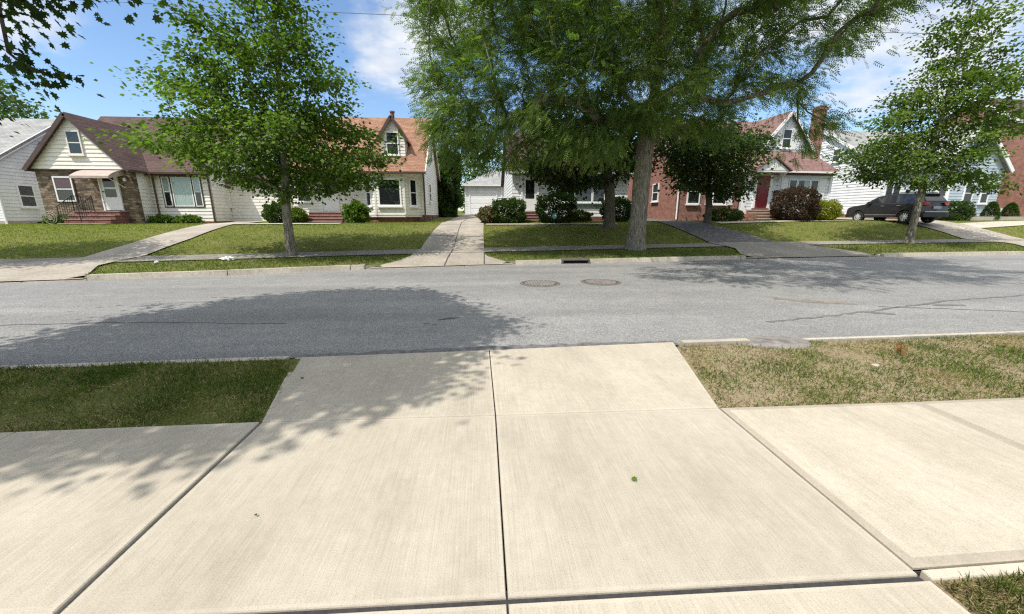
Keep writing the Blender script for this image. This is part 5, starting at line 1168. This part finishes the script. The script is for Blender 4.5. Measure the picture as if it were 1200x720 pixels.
for s in (-1, 1):                         # side glass in three lights
    for q in ([(.92, 1.17), (.34, 1.53), (-.12, 1.57), (-.12, 1.17)], [(-.2, 1.17), (-.2, 1.575), (-.98, 1.58), (-1.05, 1.18)], [(-1.14, 1.18), (-1.07, 1.575), (-1.72, 1.52), (-1.93, 1.24)]):
        mb = MB(); P = [(x, s*(ghy(z)+.006), z) for x, z in q]; mb.prism(P if s > 0 else P[::-1], (0, -s*.004, 0)); mb.build('side_window', M['carglass'], car)
    mb = MB(); mb.box(.62, .82, s*.9-.09+.05*s, s*.9+.09+.05*s, 1.12, 1.28); mb.build('mirror', M['cladding'], car, bevel=.03)
    for x in (-.05, -.95):
        mb = MB(); mb.box(x-.12, x+.08, s*.925-.02, s*.925+.02, .98, 1.01); mb.build('door_handle', M['chrome'], car, bevel=.008)
    mb = MB(); mb.box(-.92, .9, s*.91-.03, s*.91+.03, .33, .47); mb.build('sill_cladding', M['cladding'], car, bevel=.015)
    mb = MB(); mb.box(-.94, .92, s*.935-.006, s*.935+.006, .47, .5); mb.build('trim_strip', M['chrome'], car)
    for x in (0.96, -.16, -1.1):
        mb = MB(); mb.box(x-.004, x+.004, s*.932-.004, s*.932+.003, .52, 1.1); mb.build('door_seam', M['cladding'], car)
    mb = MB(); mb.box(-1.7, .1, s*.62-.02, s*.62+.02, 1.7, 1.74); mb.build('roof_rail', M['cladding'], car, bevel=.01)
    mb = MB(); mb.prism([(-2.17, s*.86, .98), (-2.17, s*.86, 1.16), (-2.2, s*.5, 1.13), (-2.25, s*.5, 1.0)], (-.05, 0, 0)); mb.build('tail_light', M['tail'], car, bevel=.01)
    mb = MB(); mb.prism([(2.02, s*.84, .86), (2.0, s*.84, .98), (2.16, s*.5, .98), (2.2, s*.5, .88)], (.06, 0, 0)); mb.build('headlight', M['headlamp'], car, bevel=.01)
    for cx in (1.36, -1.38):
        mb = MB()
        for k in range(9):
            a, b = arch(cx, .42)[k], arch(cx, .42)[k+1]; a2, b2 = arch(cx, .48)[k], arch(cx, .48)[k+1]
            mb.prism([(a[0], s*.94, a[1]), (b[0], s*.94, b[1]), (b2[0], s*.94, b2[1]), (a2[0], s*.94, a2[1])], (0, -s*.06, 0))
        mb.build('arch_cladding', M['cladding'], car)
        # wheel: tyre with a hollow rim of ten spokes
        w = empty('wheel', (cx, s*.82, .36), None, None); w.parent = car
        prof = [(.22, .09), (.3, .11), (.345, .09), (.36, .04), (.36, -.04), (.345, -.09), (.3, -.11), (.22, -.09)]; mb = MB(); nn = 28
        for k in range(nn):
            a, b = 2*math.pi*k/nn, 2*math.pi*(k+1)/nn
            for (r0, y0_), (r1, y1_) in zip(prof, prof[1:]): mb.face([(r0*math.cos(a), y0_, r0*math.sin(a)), (r1*math.cos(a), y1_, r1*math.sin(a)), (r1*math.cos(b), y1_, r1*math.sin(b)), (r0*math.cos(b), y0_, r0*math.sin(b))])
        mb.build('tyre', M['tyre'], w, smooth=True)
        mb = MB(); yo = s*.085
        for k in range(nn):
            a, b = 2*math.pi*k/nn, 2*math.pi*(k+1)/nn
            for (r0, y0_), (r1, y1_) in (((.245, s*.095), (.215, s*.08)), ((.215, s*.08), (.205, -s*.02))): mb.face([(r0*math.cos(a), y0_, r0*math.sin(a)), (r1*math.cos(a), y1_, r1*math.sin(a)), (r1*math.cos(b), y1_, r1*math.sin(b)), (r0*math.cos(b), y0_, r0*math.sin(b))])
        for k in range(10):
            a = 2*math.pi*k/10; c, sn = math.cos(a), math.sin(a); p, q = (-sn*.024, c*.024), (-sn*.018, c*.018)
            mb.prism([(c*.03+p[0], yo, sn*.03+p[1]), (c*.22+q[0], yo*.95, sn*.22+q[1]), (c*.22-q[0], yo*.95, sn*.22-q[1]), (c*.03-p[0], yo, sn*.03-p[1])], (0, -s*.03, 0))
        mb.prism([(.055*math.cos(2*math.pi*k/12), yo+s*.004, .055*math.sin(2*math.pi*k/12)) for k in range(12)], (0, -s*.04, 0))
        mb.build('rim', M['rim'], w)
        mb = MB(); mb.prism([(.2*math.cos(2*math.pi*k/16), -s*.02, .2*math.sin(2*math.pi*k/16)) for k in range(16)], (0, -s*.02, 0)); mb.build('brake_disc', M['cladding'], w)
mb = MB(); mb.prism([(1.06, -.78, 1.17), (1.06, .78, 1.17), (.46, .66, 1.555), (.46, -.66, 1.555)], (.012, 0, .016)); mb.build('windscreen', M['carglass'], car)
mb = MB(); mb.prism([(-2.16, -.7, 1.22), (-2.16, .7, 1.22), (-1.93, .62, 1.55), (-1.93, -.62, 1.55)], (-.014, 0, .008)); mb.build('rear_window', M['carglass'], car)
MB().box(-2.33, -2.1, -.88, .88, .34, .58).build('rear_bumper', M['cladding'], car, bevel=.03)
MB().box(-2.335, -2.28, -.8, .8, .62, .65).build('trim_strip', M['chrome'], car)
MB().box(-2.31, -2.27, -.26, .26, .8, .94).build('number_plate', M['plate'], car)
mb = MB(); mb.prism([(-1.8, -.6, 1.645), (-1.8, .6, 1.645), (-2.06, .58, 1.6), (-2.06, -.58, 1.6)], (0, 0, .03)); mb.build('spoiler', M['carpaint'], car)
MB().box(2.1, 2.28, -.85, .85, .34, .5).build('front_bumper', M['cladding'], car, bevel=.03)
MB().box(2.18, 2.285, -.5, .5, .72, .86).build('grille', M['chrome'], car, bevel=.01)

# ------------------------------------------------------------------ small things
sg = empty('yard_sign', at(4.05, 21.62), 'small pale teal octagonal yard sign on a stake by the clipped bush', 'sign')
mb = MB(); mb.tube([(0, 0, -.1), (0, 0, .4)], .012, 6); mb.build('stake', M['iron'], sg)
M['teal'] = plain('teal_sign', (.12, .32, .34), .4, .15, 6)
mb = MB(); mb.prism([(.15*math.cos(math.pi/8+math.pi*k/4), -.02, .45+.15*math.sin(math.pi/8+math.pi*k/4)) for k in range(8)], (0, .012, 0)); mb.build('plate', M['teal'], sg)
mb = MB(); mb.box(-.08, .08, -.025, -.021, .47, .5); mb.box(-.06, .06, -.025, -.021, .41, .44); mb.build('lettering', M['white'], sg)
hr = empty('hose_reel', at(-22.75, 23.0), 'round pale wire reel standing on the ground beside the stone wall', 'hose reel')
mb = MB()
for rr in (.32, .22, .1): mb.tube([(rr*math.cos(2*math.pi*k/24), 0, .36+rr*math.sin(2*math.pi*k/24)) for k in range(25)], .014, 5, caps=False)
for k in range(8): mb.tube([(0, 0, .36), (.32*math.cos(k*.785), 0, .36+.32*math.sin(k*.785))], .009, 4)
mb.build('wheel', M['curb'], hr)
mb = MB()
for s in (-1, 1): mb.tube([(s*.2, .05, 0), (0, .02, .36)], .016, 5)
mb.build('stand', M['iron'], hr)
def crumple(name, label, cat, loc, rad, mat, seed, flat=.35, n=10, group=None):
    bm = bmesh.new(); bmesh.ops.create_icosphere(bm, subdivisions=3, radius=1); rr = random.Random(seed)
    for v in bm.verts:
        m = .75+.3*math.sin(v.co.x*5+seed)*math.cos(v.co.y*6)+.22*math.sin(v.co.z*9+v.co.x*7)+rr.uniform(-.1, .1); v.co = Vector((v.co.x*rad[0], v.co.y*rad[1], v.co.z*rad[2]))*m
    me_ = bpy.data.meshes.new(name); bm.to_mesh(me_); bm.free(); me_.materials.append(mat)
    o = bpy.data.objects.new(name, me_); COL.objects.link(o); o.location = loc; return tag(o, label, cat, group)
M['paper'] = plain('white_paper', (.75, .75, .74), .7, .06, 6)
x, y, z = at(-8.2, 13.3); crumple('litter', 'crumpled white paper litter on the far verge left of the maple trunk', 'litter', (x, y, z+.07), (.22, .11, .07), M['paper'], 3)
x, y, z = at(-9.9, 12.7); crumple('litter', 'tiny white scrap on the far verge near the concrete drive', 'litter', (x, y, z+.05), (.07, .05, .04), M['paper'], 5)
def dead_leaf(label, x, y, z, s, col, seed, curl=.3, n=1):
    r = np.random.default_rng(seed); P = np.array([[0, 0, 0]]*n, float)+r.normal(size=(n, 3))*np.array([s*.8, s*.5, s*.25])*(n > 1); P[:, 2] = np.abs(P[:, 2])+.012
    a = unit(r.normal(size=(n, 3))*np.array([1, 1, .35 if n > 1 else .05])); nr = unit(np.array([0, 0, 1.])+r.normal(size=(n, 3))*(curl if n > 1 else .12))
    o = instance('fallen_leaf', P, a, nr, np.full(n, s), MAPLE[0], MAPLE[1], palette(r, n, col), M['leaf']); o.location = (x, y, z); return tag(o, label, 'leaf')
dead_leaf('small green leaf lying alone on the right half of the pale driveway', .86, 1.93, .001, .04, GREEN, 4)
dead_leaf('curled clump of dead brown leaves on the dry right verge', 4.85, 3.9, -.035, .065, [(.16, .07, .025), (.24, .11, .04), (.3, .16, .07)], 6, .9, 9)
dead_leaf('pale dry leaf on the dry right verge, nearer the sidewalk than the brown clump', 3.98, 3.44, .02, .075, [(.5, .45, .38), (.55, .5, .42)], 8)
dead_leaf('small dark leaf on the apron close to the left verge', -1.78, 3.7, -.055, .035, DARKG, 9)
dead_leaf('tiny dark leaf on the left half of the pale driveway', -1.18, 1.8, .001, .018, DARKG, 10)
wr_ = MB(); P = []
for k in range(41):
    t = k/40; P.append((-60+130*t, 34, 17.0-2.2*4*t*(1-t)*.35+.0))
wr_.tube(P, .02, 5); tag(wr_.build('power_line', M['iron']), 'thin dark overhead wire crossing the sky behind the roofs', 'wire')
